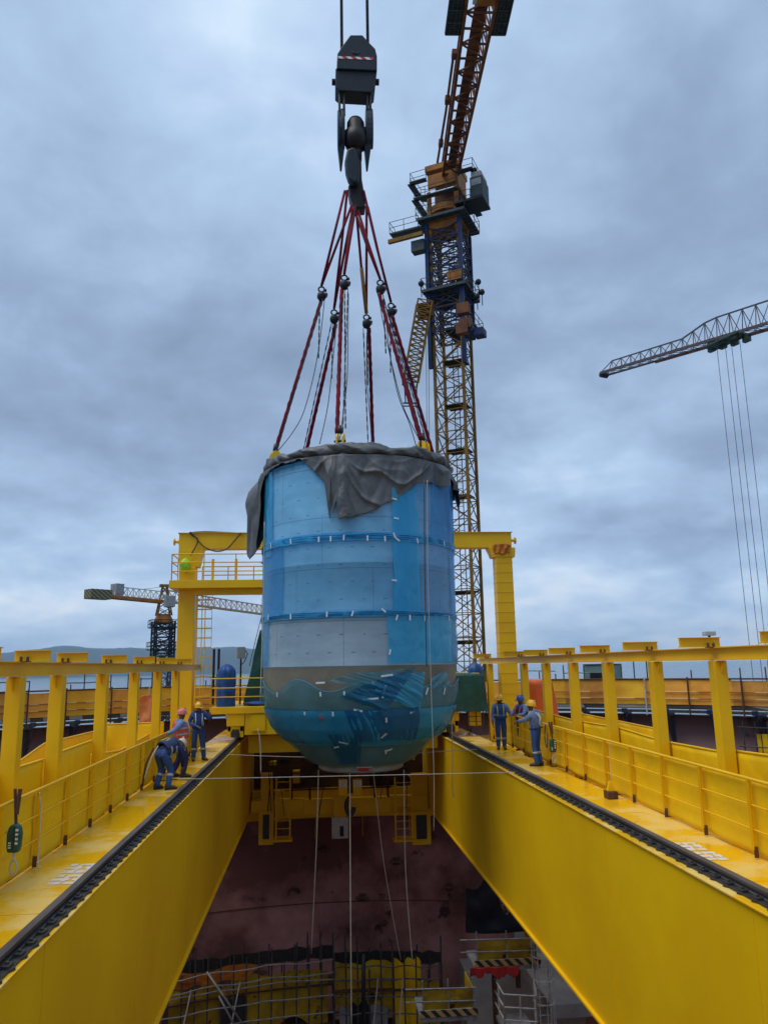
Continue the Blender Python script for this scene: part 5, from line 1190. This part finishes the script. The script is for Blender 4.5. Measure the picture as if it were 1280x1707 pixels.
# overhead arm, running from the turntable towards the camera
r0 = onY(CY1-.5, 751, 290); r1 = onZ(r0.z-.2, 793, 62); dv = (r1-r0); dv.z = 0; dv.normalize(); sv = Vector((-dv.y, dv.x, 0)); sv = -sv if sv.x < 0 else sv
J = lambda s, a, b: r0+dv*s+sv*a+EZ*b
m = MB(); L = 34.; n = 26
w = lambda s: .62+.020*s
for sgn in (-1, 1): m.bar(J(-1.5, sgn*w(0), 0), J(L, sgn*w(L), 0), .22, .28); m.bar(J(-1.5, sgn*w(0)*.8, 2.0), J(L, sgn*w(L)*.8, 2.0), .22)
for k in range(n):
    s0, s1 = L*k/n, L*(k+1)/n
    m.bar(J(s0, -w(s0), 0), J(s0, w(s0), 0), .12); m.bar(J(s0, -w(s0), 0) if k % 2 else J(s0, w(s0), 0), J(s1, w(s1), 0) if k % 2 else J(s1, -w(s1), 0), .10)
    for sgn in (-1, 1): m.bar(J(s0, sgn*w(s0), 0), J((s0+s1)/2, sgn*w(s0)*.8, 2.0), .10); m.bar(J((s0+s1)/2, sgn*w(s0)*.8, 2.0), J(s1, sgn*w(s1), 0), .10)
m.build('arm_truss', 'cred', t)
m = MB(); m.obox(J(L/2-2, 0, .35), dv*(L/2-2.5), sv*.36, EZ*.03)
for k in range(60): m.obox(J(.5+k*.5, 0, .28), dv*.03, sv*.36, EZ*.05)
m.build('arm_walkway', 'cred', t)
m = MB()
for p, q in (((1, -1.25), (12.5, -1.2)),): m.tube([J(p[0], p[1], .4), J(7, -1.15, .6), J(13, -1.25, .4)], .10, 8); m.tube([J(2.5, -1.1, .8), J(9, -1.1, .9)], .07, 6)
for s in (3.5, 8.5, 13): m.obox(J(s, -1.2, .4), dv*.3, sv*.18, EZ*.2)
m.build('luff_pipe', 'cred', t)
s_ = (r1-r0).length; m = MB()
for sgn, x0, x1 in ((-1, -2.1, -.95), (1, .95, 2.05)):
    m.obox(J(s_+7, (x0+x1)/2, .15), dv*7, sv*(x1-x0)/2, EZ*.04)
    for k in range(15): m.obox(J(s_+k*1.0, (x0+x1)/2, .05), dv*.06, sv*(x1-x0)/2, EZ*.1)
    for k in range(5): m.obox(J(s_+7, lerp(x0, x1, k/4), .06), dv*7, sv*.03, EZ*.09)
    for k in range(70): m.obox(J(s_+.1+k*.2, (x0+x1)/2, .10), dv*.035, sv*(x1-x0)/2, EZ*.03)
m.build('side_grating', 'cgrey', t); MB().obox(J(s_+7, .35, -.05), dv*4.6, sv*.62, EZ*.06).build('machinery_plate', 'cora', t, bevel=.03); MB().obox(J(s_+6.5, -.45, -.02), dv*4, sv*.14, EZ*.05).build('pale_duct', 'lightgrey', t)
# flood lamps on the cage deck
for x, y in ((702, 473), (797, 470), (803, 487), (795, 494)):
    c = onY(CY1-1.5, x, y); MB().lump(c, (.26, .25, .26), 8, 10, .1).tube([c, c-EZ*1.2], .04, 5).build('flood_lamp', 'dark', t, True)
a = onY(CY1-2, 782, 553); MB().obox(a, ex*.5, ey*.7, EZ*.25).obox(a+ex*.9-EZ*.3, ex*.4, ey*.5, EZ*.3).build('winch', 'cblue', t)
for x, y in ((771, 548), (776, 540), (772, 515)): MB().obox(onY(CY1-2.4, x, y), ex*.5, ey*.3, EZ*.45).build('red_bracket', 'cred', t)
# lattice boom slung beside the mast
a, b = onY(58, 707, 505), onY(58, 684, 640); d = (b-a).normalized(); e = d.cross(Vector((0, 1, 0))).normalized(); t2 = thing('lattice_boom', 'short folded lattice boom hanging beside the tall tower crane mast', 'boom', b)
m = MB(); lattice(m, a, e, Vector((0, 1, 0)), d, (b-a).length, 1.15, 14, .13, .07); m.build('truss', 'cyel', t2)
c = onY(58, 676, 672)
m = MB(); m.bar(b-e*.5, c, .09); m.bar(b+e*.5, c+Vector((.9, 0, .1)), .09); m.bar(c+Vector((-.2, 0, 0)), c+Vector((1.0, 0, 0)), .10); m.bar(c+Vector((-.2, 0, -.25)), c+Vector((1.0, 0, -.25)), .08); m.build('tip_frame', 'dark', t2)
a2 = onY(58, 709, 520); MB().obox(a2, Vector((.6, 0, 0)), Vector((0, .5, 0)), Vector((0, 0, .5))).build('foot_bracket', 'cred', t2)
m = MB()
for x in (710, 714): m.tube([onY(58.5, x, 540), onY(58.5, x+2, 800)], .022, 5)
m.build('pendant_rope', 'darkrope', t2)

# crane at left
YB = 110.; c0 = onY(YB, 271, 1090); t = thing('tower_crane', 'hammerhead tower crane with dark lattice mast seen left of the portal column', 'tower crane', (c0.x, YB, -44), 'tower cranes')
zq = lambda y: onY(YB, 271, y).z
P0 = Vector((c0.x, YB, 0)); a = R_(20); e1 = Vector((math.cos(a), math.sin(a), 0)); e2 = Vector((-math.sin(a), math.cos(a), 0))
lattice(MB(), P0+EZ*-20, e1, e2, EZ, zq(1040)+20, 2.05, 16, .22, .11).build('mast', 'navy', t)
lattice(MB(), P0+EZ*(zq(1090)-1), e1, e2, EZ, zq(1036)-zq(1090)+1, 2.7, 5, .22, .12).build('climbing_cage', 'dark', t)
for y, s in ((1046, 3.6), (1083, 3.8)):
    m = MB(); m.obox(P0+EZ*zq(y), e1*s/2, e2*s/2, EZ*.06); rails(m, [P0+e1*i*s/2+e2*j*s/2 for i, j in ((-1,-1),(1,-1),(1,1),(-1,1),(-1,-1))], zq(y), (.5, 1.0), .04, 1.3); m.build('work_deck', 'dark', t)
m = MB(); m.lathe([(1.15, zq(1040)), (1.3, zq(1038)), (1.3, zq(1034)), (1.0, zq(1027)), (.95, zq(1024))], P0, 20); m.build('slew_ring', 'cora', t)
m = MB(); za, zb_ = zq(1026), zq(978)
for i, j in ((-1,-1),(1,-1),(1,1),(-1,1)): m.bar(P0+e1*i*.95+e2*j*.9+EZ*za, P0+e1*i*.3+e2*j*.25+EZ*zb_, .2)
for k in range(4):
    f0, f1 = k/4, (k+1)/4; A = lambda i, j, f: P0+e1*i*lerp(.95, .3, f)+e2*j*lerp(.9, .25, f)+EZ*lerp(za, zb_, f)
    for (i, j), (i2, j2) in (((-1,-1),(1,-1)), ((1,-1),(1,1)), ((1,1),(-1,1)), ((-1,1),(-1,-1))): m.bar(A(i, j, f0), A(i2, j2, f1), .09); m.bar(A(i2, j2, f0), A(i, j, f1), .09)
m.obox(P0+EZ*(zb_+.15), e1*.7, e2*.5, EZ*.15); m.build('tower_head', 'cyel', t)
c = onY(YB-2, 283, 1004); MB().obox(c+EZ*.1, e1*.65, e2*.8, EZ*.75).build('cab', 'grey', t, bevel=.05)
jz = zq(1002); far = onY(YB+38, 470, 1011); dj = Vector((far.x-P0.x, far.y-P0.y, 0)).normalized(); sj = Vector((-dj.y, dj.x, 0))
def tri_truss(m, o, d, s, L, n, hw, ht, ch, br, tip=True, z0=0., tl=1.0):
    Q = lambda f, a, b: o+d*(L*f)+s*a+EZ*(b+z0*f)
    for a in (-hw, hw): m.bar(Q(0, a, 0), Q(1, a, 0), ch)
    m.bar(Q(.0, 0, ht), Q(1-(1/n if tip else 0), 0, ht), ch)
    for k in range(n):
        f0, f1, fm = k/n, (k+1)/n, (k+.5)/n
        m.bar(Q(f0, -hw, 0), Q(f1, hw, 0), br*.8); m.bar(Q(f0, -hw, 0), Q(f0, hw, 0), br)
        for a in (-hw, hw):
            if tip and k == n-1: m.bar(Q(f0, 0, ht), Q(f1, a, 0), br)
            else: m.bar(Q(f0, a, 0), Q(fm, 0, ht), br); m.bar(Q(fm, 0, ht), Q(f1, a, 0), br)
    return m
tri_truss(MB(), P0+EZ*jz, dj, sj, 46, 24, .65, 1.55, .17, .085).build('jib', mat('faded_tan_paint', (.46, .36, .24), .6, (.34, .22, .12), 1.5), t)
tip = onY(YB-8, 150, 992); dc = Vector((tip.x-P0.x, tip.y-P0.y, 0)); Lc = dc.length; dc.normalize(); sc = Vector((-dc.y, dc.x, 0)); zc0 = zq(1004); dz = tip.z-zc0
m = MB()
for s in (-.7, .7): m.bar(P0+sc*s+EZ*zc0, P0+dc*Lc+sc*s+EZ*(zc0+dz), .32, .36)
m.build('counter_beam', 'cora', t)
tri_truss(MB(), P0+EZ*(zc0+.2), dc, sc, Lc*.72, 9, .6, 1.25, .12, .085, False, dz*.72).build('counter_truss', 'whitesteel', t)
MB().obox(P0+dc*(Lc-1.2)+EZ*(zc0+dz+.15), dc*1.5, sc*.9, EZ*.62).build('counterweight', stripes('olive_black_hatching', (.05, .05, .035), (.22, .2, .08), .5, (1, 0, 1)), t, bevel=.05)
MB().obox(P0+dc*(Lc-3.9)+EZ*(zc0+dz+.95), dc*.6, sc*.7, EZ*.75).build('winch_house', 'grey', t, bevel=.04)
m = MB(); A = P0+EZ*zb_; m.bar(A, P0+dc*Lc*.35+EZ*(zc0+dz*.35+1.4), .07); m.bar(A, P0+dj*6+EZ*(jz+1.6), .07); m.build('tie_bar', 'whitesteel', t)

# crane at right: jib, trolley, ropes; its tower stands outside the photograph
YC = 95.; tip = onY(YC+14, 1006, 624); rt = onY(YC-22, 1420, 502); zj = None
d3 = rt-tip; zs = d3.z; L3 = math.hypot(d3.x, d3.y); d3 = Vector((d3.x, d3.y, 0)).normalized(); s3 = Vector((-d3.y, d3.x, 0))
t = thing('tower_crane', 'grey lattice crane jib with green trolley reaching in from the right edge', 'tower crane', Vector((rt.x, rt.y, -44)), 'tower cranes')
n3 = 20; m = MB(); Q = lambda f, a, b: tip+d3*(L3*f)+s3*a+EZ*(b+zs*f)
hh = lambda f: 1.75 if f < .40 else lerp(1.75, 3.2, min(1, (f-.40)/.12))
for a in (-.8, .8): m.bar(Q(0, a, 0), Q(1, a, 0), .24)
for k in range(1, n3): m.bar(Q(k/n3, 0, hh(k/n3)), Q((k+1)/n3, 0, hh((k+1)/n3)), .17)
for a in (-.8, .8): m.bar(Q(0, a, 0), Q(1/n3, 0, hh(0)), .1)
for k in range(n3):
    f0, f1 = k/n3, (k+1)/n3; m.bar(Q(f0, -.8, 0), Q(f1, .8, 0), .07); m.bar(Q(f0, -.8, 0), Q(f0, .8, 0), .08)
    for a in (-.8, .8):
        if k: m.bar(Q(f0, 0, hh(f0)), Q((f0+f1)/2, a, 0), .09); m.bar(Q((f0+f1)/2, a, 0), Q(f1, 0, hh(f1)), .09)
m.build('jib', 'pole', t)
MB().bar(Q(.25, .8, -.18), Q(1, .8, -.18), .14, .3).bar(Q(.0, -.75, .15), Q(1, -.75, .15), .1, .3).build('jib_walkway', 'cred', t)
MB().tube([Q(0, -.6, -.1), Q(0, .6, -.1)], .45, 10).build('tip_sheave', 'dark', t)
def fx(px, py):
    best = min(range(0, 1001), key=lambda k: abs(((Q(k/1000, 0, 0)-EYE).dot(RT)/(Q(k/1000, 0, 0)-EYE).dot(FW))-(px-PPX)/F)); return best/1000
m = MB(); f0, f1 = fx(1180, 575), fx(1238, 560)
m.obox(Q((f0+f1)/2, 0, -.35), d3*L3*(f1-f0)/2, s3*1.1, EZ*.12)
for k in range(7):
    c = Q(lerp(f0, f1, k/6), .5*(-1)**k, -.6+.45*(k % 2)); m.obox(c, d3*.45, s3*.3, EZ*.45)
m.build('jib_trolley', mat('dark_green_paint', (.03, .07, .04), .5, (.015, .03, .02), 3), t, bevel=.03)
m = MB()
for x in (1193, 1207, 1217, 1231): c = Q(fx(x, 580), 0, -.4); m.tube([c, Vector((c.x, c.y, -44))], .035, 5)
m.build('hoist_rope', 'darkrope', t)
lattice(MB(), Vector((rt.x, rt.y, -44)), d3, s3, EZ, rt.z+44, 2.4, 26, .25, .12).build('mast', 'cyel', t)
MB().obox(Vector((rt.x, rt.y, rt.z+1)), d3*2, s3*1.6, EZ*1.4).build('slew_unit', 'cora', t, bevel=.06)
c = onY(75, 1180, 1051); t = thing('signal_lamp', 'small grey lamp on a dark leaning post above the right beam', 'lamp', (c.x, 40, 0)); c = onY(42.5, 1181, 1056)
MB().tube([(c.x+.1, 42.5, .8), (c.x, 42.5, c.z)], .07, 8).build('post', 'dark', t); MB().obox(c, (.32, 0, 0), (0, .2, 0), (0, 0, .12)).build('lamp_head', 'lightgrey', t, bevel=.03)

# ------------------------------------------------------------------ lines and small gear
def line(lab, pts, r=.014, m='rope', group='loose lines round the vessel'):
    return cable('rope_line', lab, pts, r, m, 'line', group, 5)
line('pale rope hanging from the middle of the vessel bottom into the pit', [(onY(23, 583, 1286)), (onY(23.2, 584, 1450)), (onY(23.4, 586, 1720))], .018)
line('pale rope falling left of the middle rope towards the far wall', [onY(23.6, 531, 1283), onY(24, 528, 1400), onY(25, 519, 1590)], .014)
line('thin pale rope slanting right from the vessel bottom', [onY(24, 622, 1285), onY(25, 640, 1440), onY(26, 668, 1600)], .012)
line('pale rope hanging below the right side of the vessel bottom', [onY(23.6, 673, 1283), onY(24, 676, 1450), onY(24.5, 688, 1610)], .016)
line('pale rope hanging down the right side of the vessel past the girder', [onY(20.5, 712, 800), onY(20.6, 713, 950), onY(20.8, 718, 1130), onY(21, 723, 1290), onY(21.2, 723, 1385)], .008)
line('dark line hanging down the front right of the vessel', [onY(20.7, 707, 800), onY(20.7, 708, 950), onY(20.7, 711, 1110)], .016, 'darkrope')
line('pale rope with loose end hanging in front of the right girder', [onY(27, 752, 1180), onY(27, 754, 1250), onY(27, 754, 1315), onY(27, 757, 1328)], .016)
line('thin line hanging along the left edge of the vessel', [onY(22, 441, 870), onY(22, 439, 1000), onY(22, 434, 1170)], .012)
line('pale rope end hanging inside the left girder below the trolley', [onY(30, 430, 1215), onY(30, 434, 1240), onY(30, 435, 1290)], .022)
line('thin guy line sloping down from the left edge of the vessel', [onY(30, 438, 1020), onY(31, 428, 1060), onY(32, 416, 1110)], .014, 'darkrope')
line('wire stretched across the gap between both girders in front of the vessel', [onX(XL, 297, 1299), onY(21, 600, 1293), onX(XR, 868, 1287)], .009)
line('second wire stretched across between the girders behind the vessel', [onX(XL+.2, 380, 1258), onY(26.5, 560, 1262), onX(XR-.2, 795, 1249)], .011)
line('thin cord lying across the left walkway', [Vector((-4.0, 21.2, .01)), Vector((-3.6, 21.3, .012)), Vector((-3.2, 21.1, .012))], .012, 'darkrope')
def arrester(x, y, z, lab, s=1.):
    t = thing('fall_arrester', lab, 'fall arrester', (x, y, z))
    P = [(-.075,-.17),(-.09,-.10),(-.095,.06),(-.075,.15),(-.03,.19),(.03,.19),(.075,.15),(.095,.06),(.09,-.10),(.075,-.17)]
    MB().prism([(x+a*s, y-.06*s, z+b*s) for a, b in P], (0, .10*s, 0)).build('housing', mat('green_housing', (.012, .10, .07), .4, (.01, .07, .05), 8), t, bevel=.025)
    MB().box(x-.008, x+.008, y-.066*s, y-.06*s, z-.15*s, z+.16*s).build('seam', 'black', t)
    m = MB(); m.tube([(x, y, z+.19*s), (x-.01, y, z+.3*s), (x-.06, y+.05, z+.62*s)], .022*s, 6); m.tube([(x, y, z+.3*s), (x+.01, y+.04, z+.62*s)], .03*s, 6); m.build('hanging_strap', 'rust', t)
    m = MB(); m.tube([(x+.005, y, z-.17*s), (x+.005, y, z-.27*s)], .02*s, 6); m.tube([(x+.005+.045*s*math.sin(k), y, z-.36*s+.09*s*math.cos(k)) for k in [R_(v) for v in range(0, 361, 30)]], .013*s, 6); m.build('snap_hook', 'whitesteel', t)
    m = MB()
    for k in range(4): m.box(x+.025*s, x+.06*s, y-.068*s, y-.0605*s, z+(.10-.055*k)*s, z+(.13-.055*k)*s)
    for k in range(3): m.box(x-.06*s, x-.025*s, y-.068*s, y-.0605*s, z+(-.05-.03*k)*s, z+(-.035-.03*k)*s)
    m.build('marking', 'white', t); return t
c = onX(-4.02, 19, 1398); arrester(c.x+.05, c.y, c.z, 'green fall arrester block hanging from the near left railing', 1.0)
c = onX(fr(20)-.09, 921, 1243); arrester(c.x, c.y, c.z, 'green fall arrester block hanging beside the man at the right railing', 1.0)
c = onX(fr(14)-.1, 1024, 1316); t = thing('hand_tool', 'small dark tool with yellow handle standing against the right railing', 'tool', (c.x-.08, c.y, 0))
MB().box(c.x-.2, c.x+.02, c.y-.14, c.y+.14, .002, .16).build('body', 'rust', t, bevel=.02); MB().prism([(c.x-.17, c.y-.06, .16), (c.x-.01, c.y-.06, .16), (c.x-.07, c.y-.04, .34), (c.x-.11, c.y-.04, .34)], (0, .1, 0)).build('handle', 'yellow', t)
c = onX(-4.0, 62, 1390); cable('hanging_cord', 'pale cord looped over the near left railing', [(c.x, c.y, 1.1), (c.x+.03, c.y+.03, .8), (c.x+.04, c.y, .5), (c.x+.05, c.y-.02, .2), (c.x+.08, c.y-.06, .03)], .008, 'rope', 'cord', 'cords on the railings')
c = onX(fr(14)-.02, 1020, 1265); cable('hanging_cord', 'thin cord looped over the right railing', [(c.x-.02, c.y, 1.1), (c.x-.04, c.y+.03, .7), (c.x-.05, c.y, .35)], .007, 'rope', 'cord', 'cords on the railings')
c = onX(fr(20)-.06, 910, 1235); cable('hanging_cord', 'thin cord hanging between the man and the green block at right', [(c.x, c.y, 1.1), (c.x-.02, c.y+.05, .75), (c.x-.02, c.y-.1, .5), (c.x, c.y-.2, .9)], .012, 'darkrope', 'cord', 'cords on the railings')

# ------------------------------------------------------------------ sea, hills, sky
HAZE = .75e-4
o = MB().lathe([(30, -45), (300, -45), (3000, -45), (24000, -45)], (0, 0, 0), 96, caps=False).build('sea', mat('sea_water', (.06, .10, .14), .18, (.05, .085, .12), .004, bump=.3, bscale=.05), None, True); tag(o, kind='structure')
o = MB().lathe([(.5, -44.9), (160, -44.9), (190, -46)], (0, 40, 0), 48, caps=False).build('ground', mat('site_ground', (.2, .18, .15), .9, (.13, .12, .1), .1), None); tag(o, kind='structure')
def hill(u, v):
    a = lerp(-44, 12, u); th = R_(a); d = 7000+2200*v
    y = interp([(-44, 120), (-31, 150), (-24, 178), (-21.5, 215), (-19, 238), (-17.3, 262), (-14.5, 238), (-13, 246), (-10, 226), (-6, 244), (-3, 210), (0, 180), (4, 120), (8, 40), (12, -46)], a)
    h = 168+(y-200)*1.75 if y > 100 else y*1.05-60; h += 8*noise.noise(Vector((a*.8, 0, 0)))+7*noise.noise(Vector((a*2.6, 3, 0)))
    return Vector((d*math.sin(th), d*math.cos(th), lerp(-46, h-2.8, math.sin(v*math.pi/2)**.7)+(12*noise.noise(Vector((a*2.2, v*6, 1))) if 0 < v < 1 else 0)*v))
o = MB().grid(hill, 220, 10).build('hills', 'leaf', None, True); tag(o, kind='structure')

hz = MB().box(-11000, 11000, -11000, 11000, -47.5, 420).build('haze', 'white', None); tag(hz, kind='stuff')
hm = bpy.data.materials.new('haze_air'); t, N, L = nodes(hm); N.remove(N['Principled BSDF'])
pv = N.new('ShaderNodeVolumePrincipled'); pv.inputs['Color'].default_value = (.50, .73, 1, 1); pv.inputs['Density'].default_value = HAZE; pv.inputs['Anisotropy'].default_value = .1
L.new(pv.outputs[0], N['Material Output'].inputs['Volume']); hz.data.materials.clear(); hz.data.materials.append(hm)
W_ = bpy.data.worlds.new('World'); scene.world = W_; t, N, L = nodes(W_); bg = N['Background']; bg.inputs['Strength'].default_value = .1
SUN_EL, SUN_AZ = R_(64), R_(248)                       # compass angle from +Y, clockwise
sky = N.new('ShaderNodeTexSky'); sky.sky_type = 'NISHITA'; sky.sun_disc = False; sky.sun_elevation = SUN_EL; sky.sun_rotation = SUN_AZ; sky.air_density = 1.3; sky.dust_density = 2
tc = N.new('ShaderNodeTexCoord'); sx = N.new('ShaderNodeSeparateXYZ'); L.new(tc.outputs['Generated'], sx.inputs[0])
def math_(op, a, b=None, c=None):
    n = N.new('ShaderNodeMath'); n.operation = op
    for i, x in enumerate((a, b, c)):
        if x is None: continue
        if isinstance(x, (int, float)): n.inputs[i].default_value = x
        else: L.new(x, n.inputs[i])
    return n.outputs[0]
el = math_('MAXIMUM', sx.outputs[2], 0.0); den = math_('ADD', el, .34)
cx = math_('DIVIDE', sx.outputs[0], den); cy = math_('DIVIDE', sx.outputs[1], den)
cb = N.new('ShaderNodeCombineXYZ'); L.new(cx, cb.inputs[0]); L.new(cy, cb.inputs[1])
def nz(scale, detail, rough, dist, off):
    mp = N.new('ShaderNodeMapping'); mp.inputs['Location'].default_value = off; L.new(cb.outputs[0], mp.inputs['Vector'])
    n = N.new('ShaderNodeTexNoise'); n.inputs['Scale'].default_value = scale; n.inputs['Detail'].default_value = detail; n.inputs['Roughness'].default_value = rough; n.inputs['Distortion'].default_value = dist
    L.new(mp.outputs['Vector'], n.inputs['Vector']); return n.outputs['Fac']
n1 = nz(1.55, 6, .5, .25, (3.1, 1.7, 0)); n2 = nz(5.2, 6, .5, .35, (7.3, 2.2, 0)); n3 = nz(.8, 4, .5, .2, (1.3, 9.1, 0))
n4 = nz(12, 6, .55, .3, (2.3, 8.2, 0)); mixn = math_('ADD', math_('ADD', math_('MULTIPLY', n1, .60), math_('MULTIPLY', n2, .28)), math_('MULTIPLY', n4, .12))
# light shows more through the thinner deck overhead and near the horizon
def ramp(inp, stops):
    r = N.new('ShaderNodeValToRGB'); e = r.color_ramp.elements
    while len(e) < len(stops): e.new(.5)
    for q_, (p_, c_) in zip(e, stops): q_.position = p_; q_.color = (*c_, 1)
    L.new(inp, r.inputs['Fac']); return r.outputs['Color']
elb = ramp(el, [(0, (.66,)*3), (.04, (.74,)*3), (.085, (.76,)*3), (.15, (.46,)*3), (.30, (.34,)*3), (.46, (.38,)*3), (.60, (.52,)*3), (.8, (.60,)*3)])
sep = N.new('ShaderNodeSeparateColor'); L.new(elb, sep.inputs[0])
amp = math_('MULTIPLY', math_('SUBTRACT', mixn, .5), 1.65)
br = math_('ADD', sep.outputs[0], amp)
cloud = ramp(br, [(.14, (2.35, 3.2, 4.8)), (.34, (3.3, 4.5, 6.5)), (.56, (4.7, 6.3, 8.7)), (.74, (6.6, 8.2, 10.1)), (.9, (9.0, 9.7, 10.6))])
mx = N.new('ShaderNodeMix'); mx.data_type = 'RGBA'; L.new(sky.outputs[0], mx.inputs[6]); L.new(cloud, mx.inputs[7])
mr = N.new('ShaderNodeMapRange'); mr.inputs['From Min'].default_value = .30; mr.inputs['From Max'].default_value = .42; mr.inputs['To Min'].default_value = .8; L.new(n3, mr.inputs['Value']); L.new(mr.outputs[0], mx.inputs[0])
L.new(mx.outputs[2], bg.inputs['Color'])
sd = bpy.data.lights.new('sun', 'SUN'); sd.energy = 2.0; sd.angle = R_(40); sd.color = (1, .95, .86); so = bpy.data.objects.new('sun', sd); COL.objects.link(so)
dirv = Vector((math.sin(SUN_AZ)*math.cos(SUN_EL), math.cos(SUN_AZ)*math.cos(SUN_EL), math.sin(SUN_EL))); so.rotation_euler = dirv.to_track_quat('Z', 'Y').to_euler()
scene.cycles.use_denoising = True
scene.cycles.max_bounces = 8; scene.cycles.transparent_max_bounces = 24
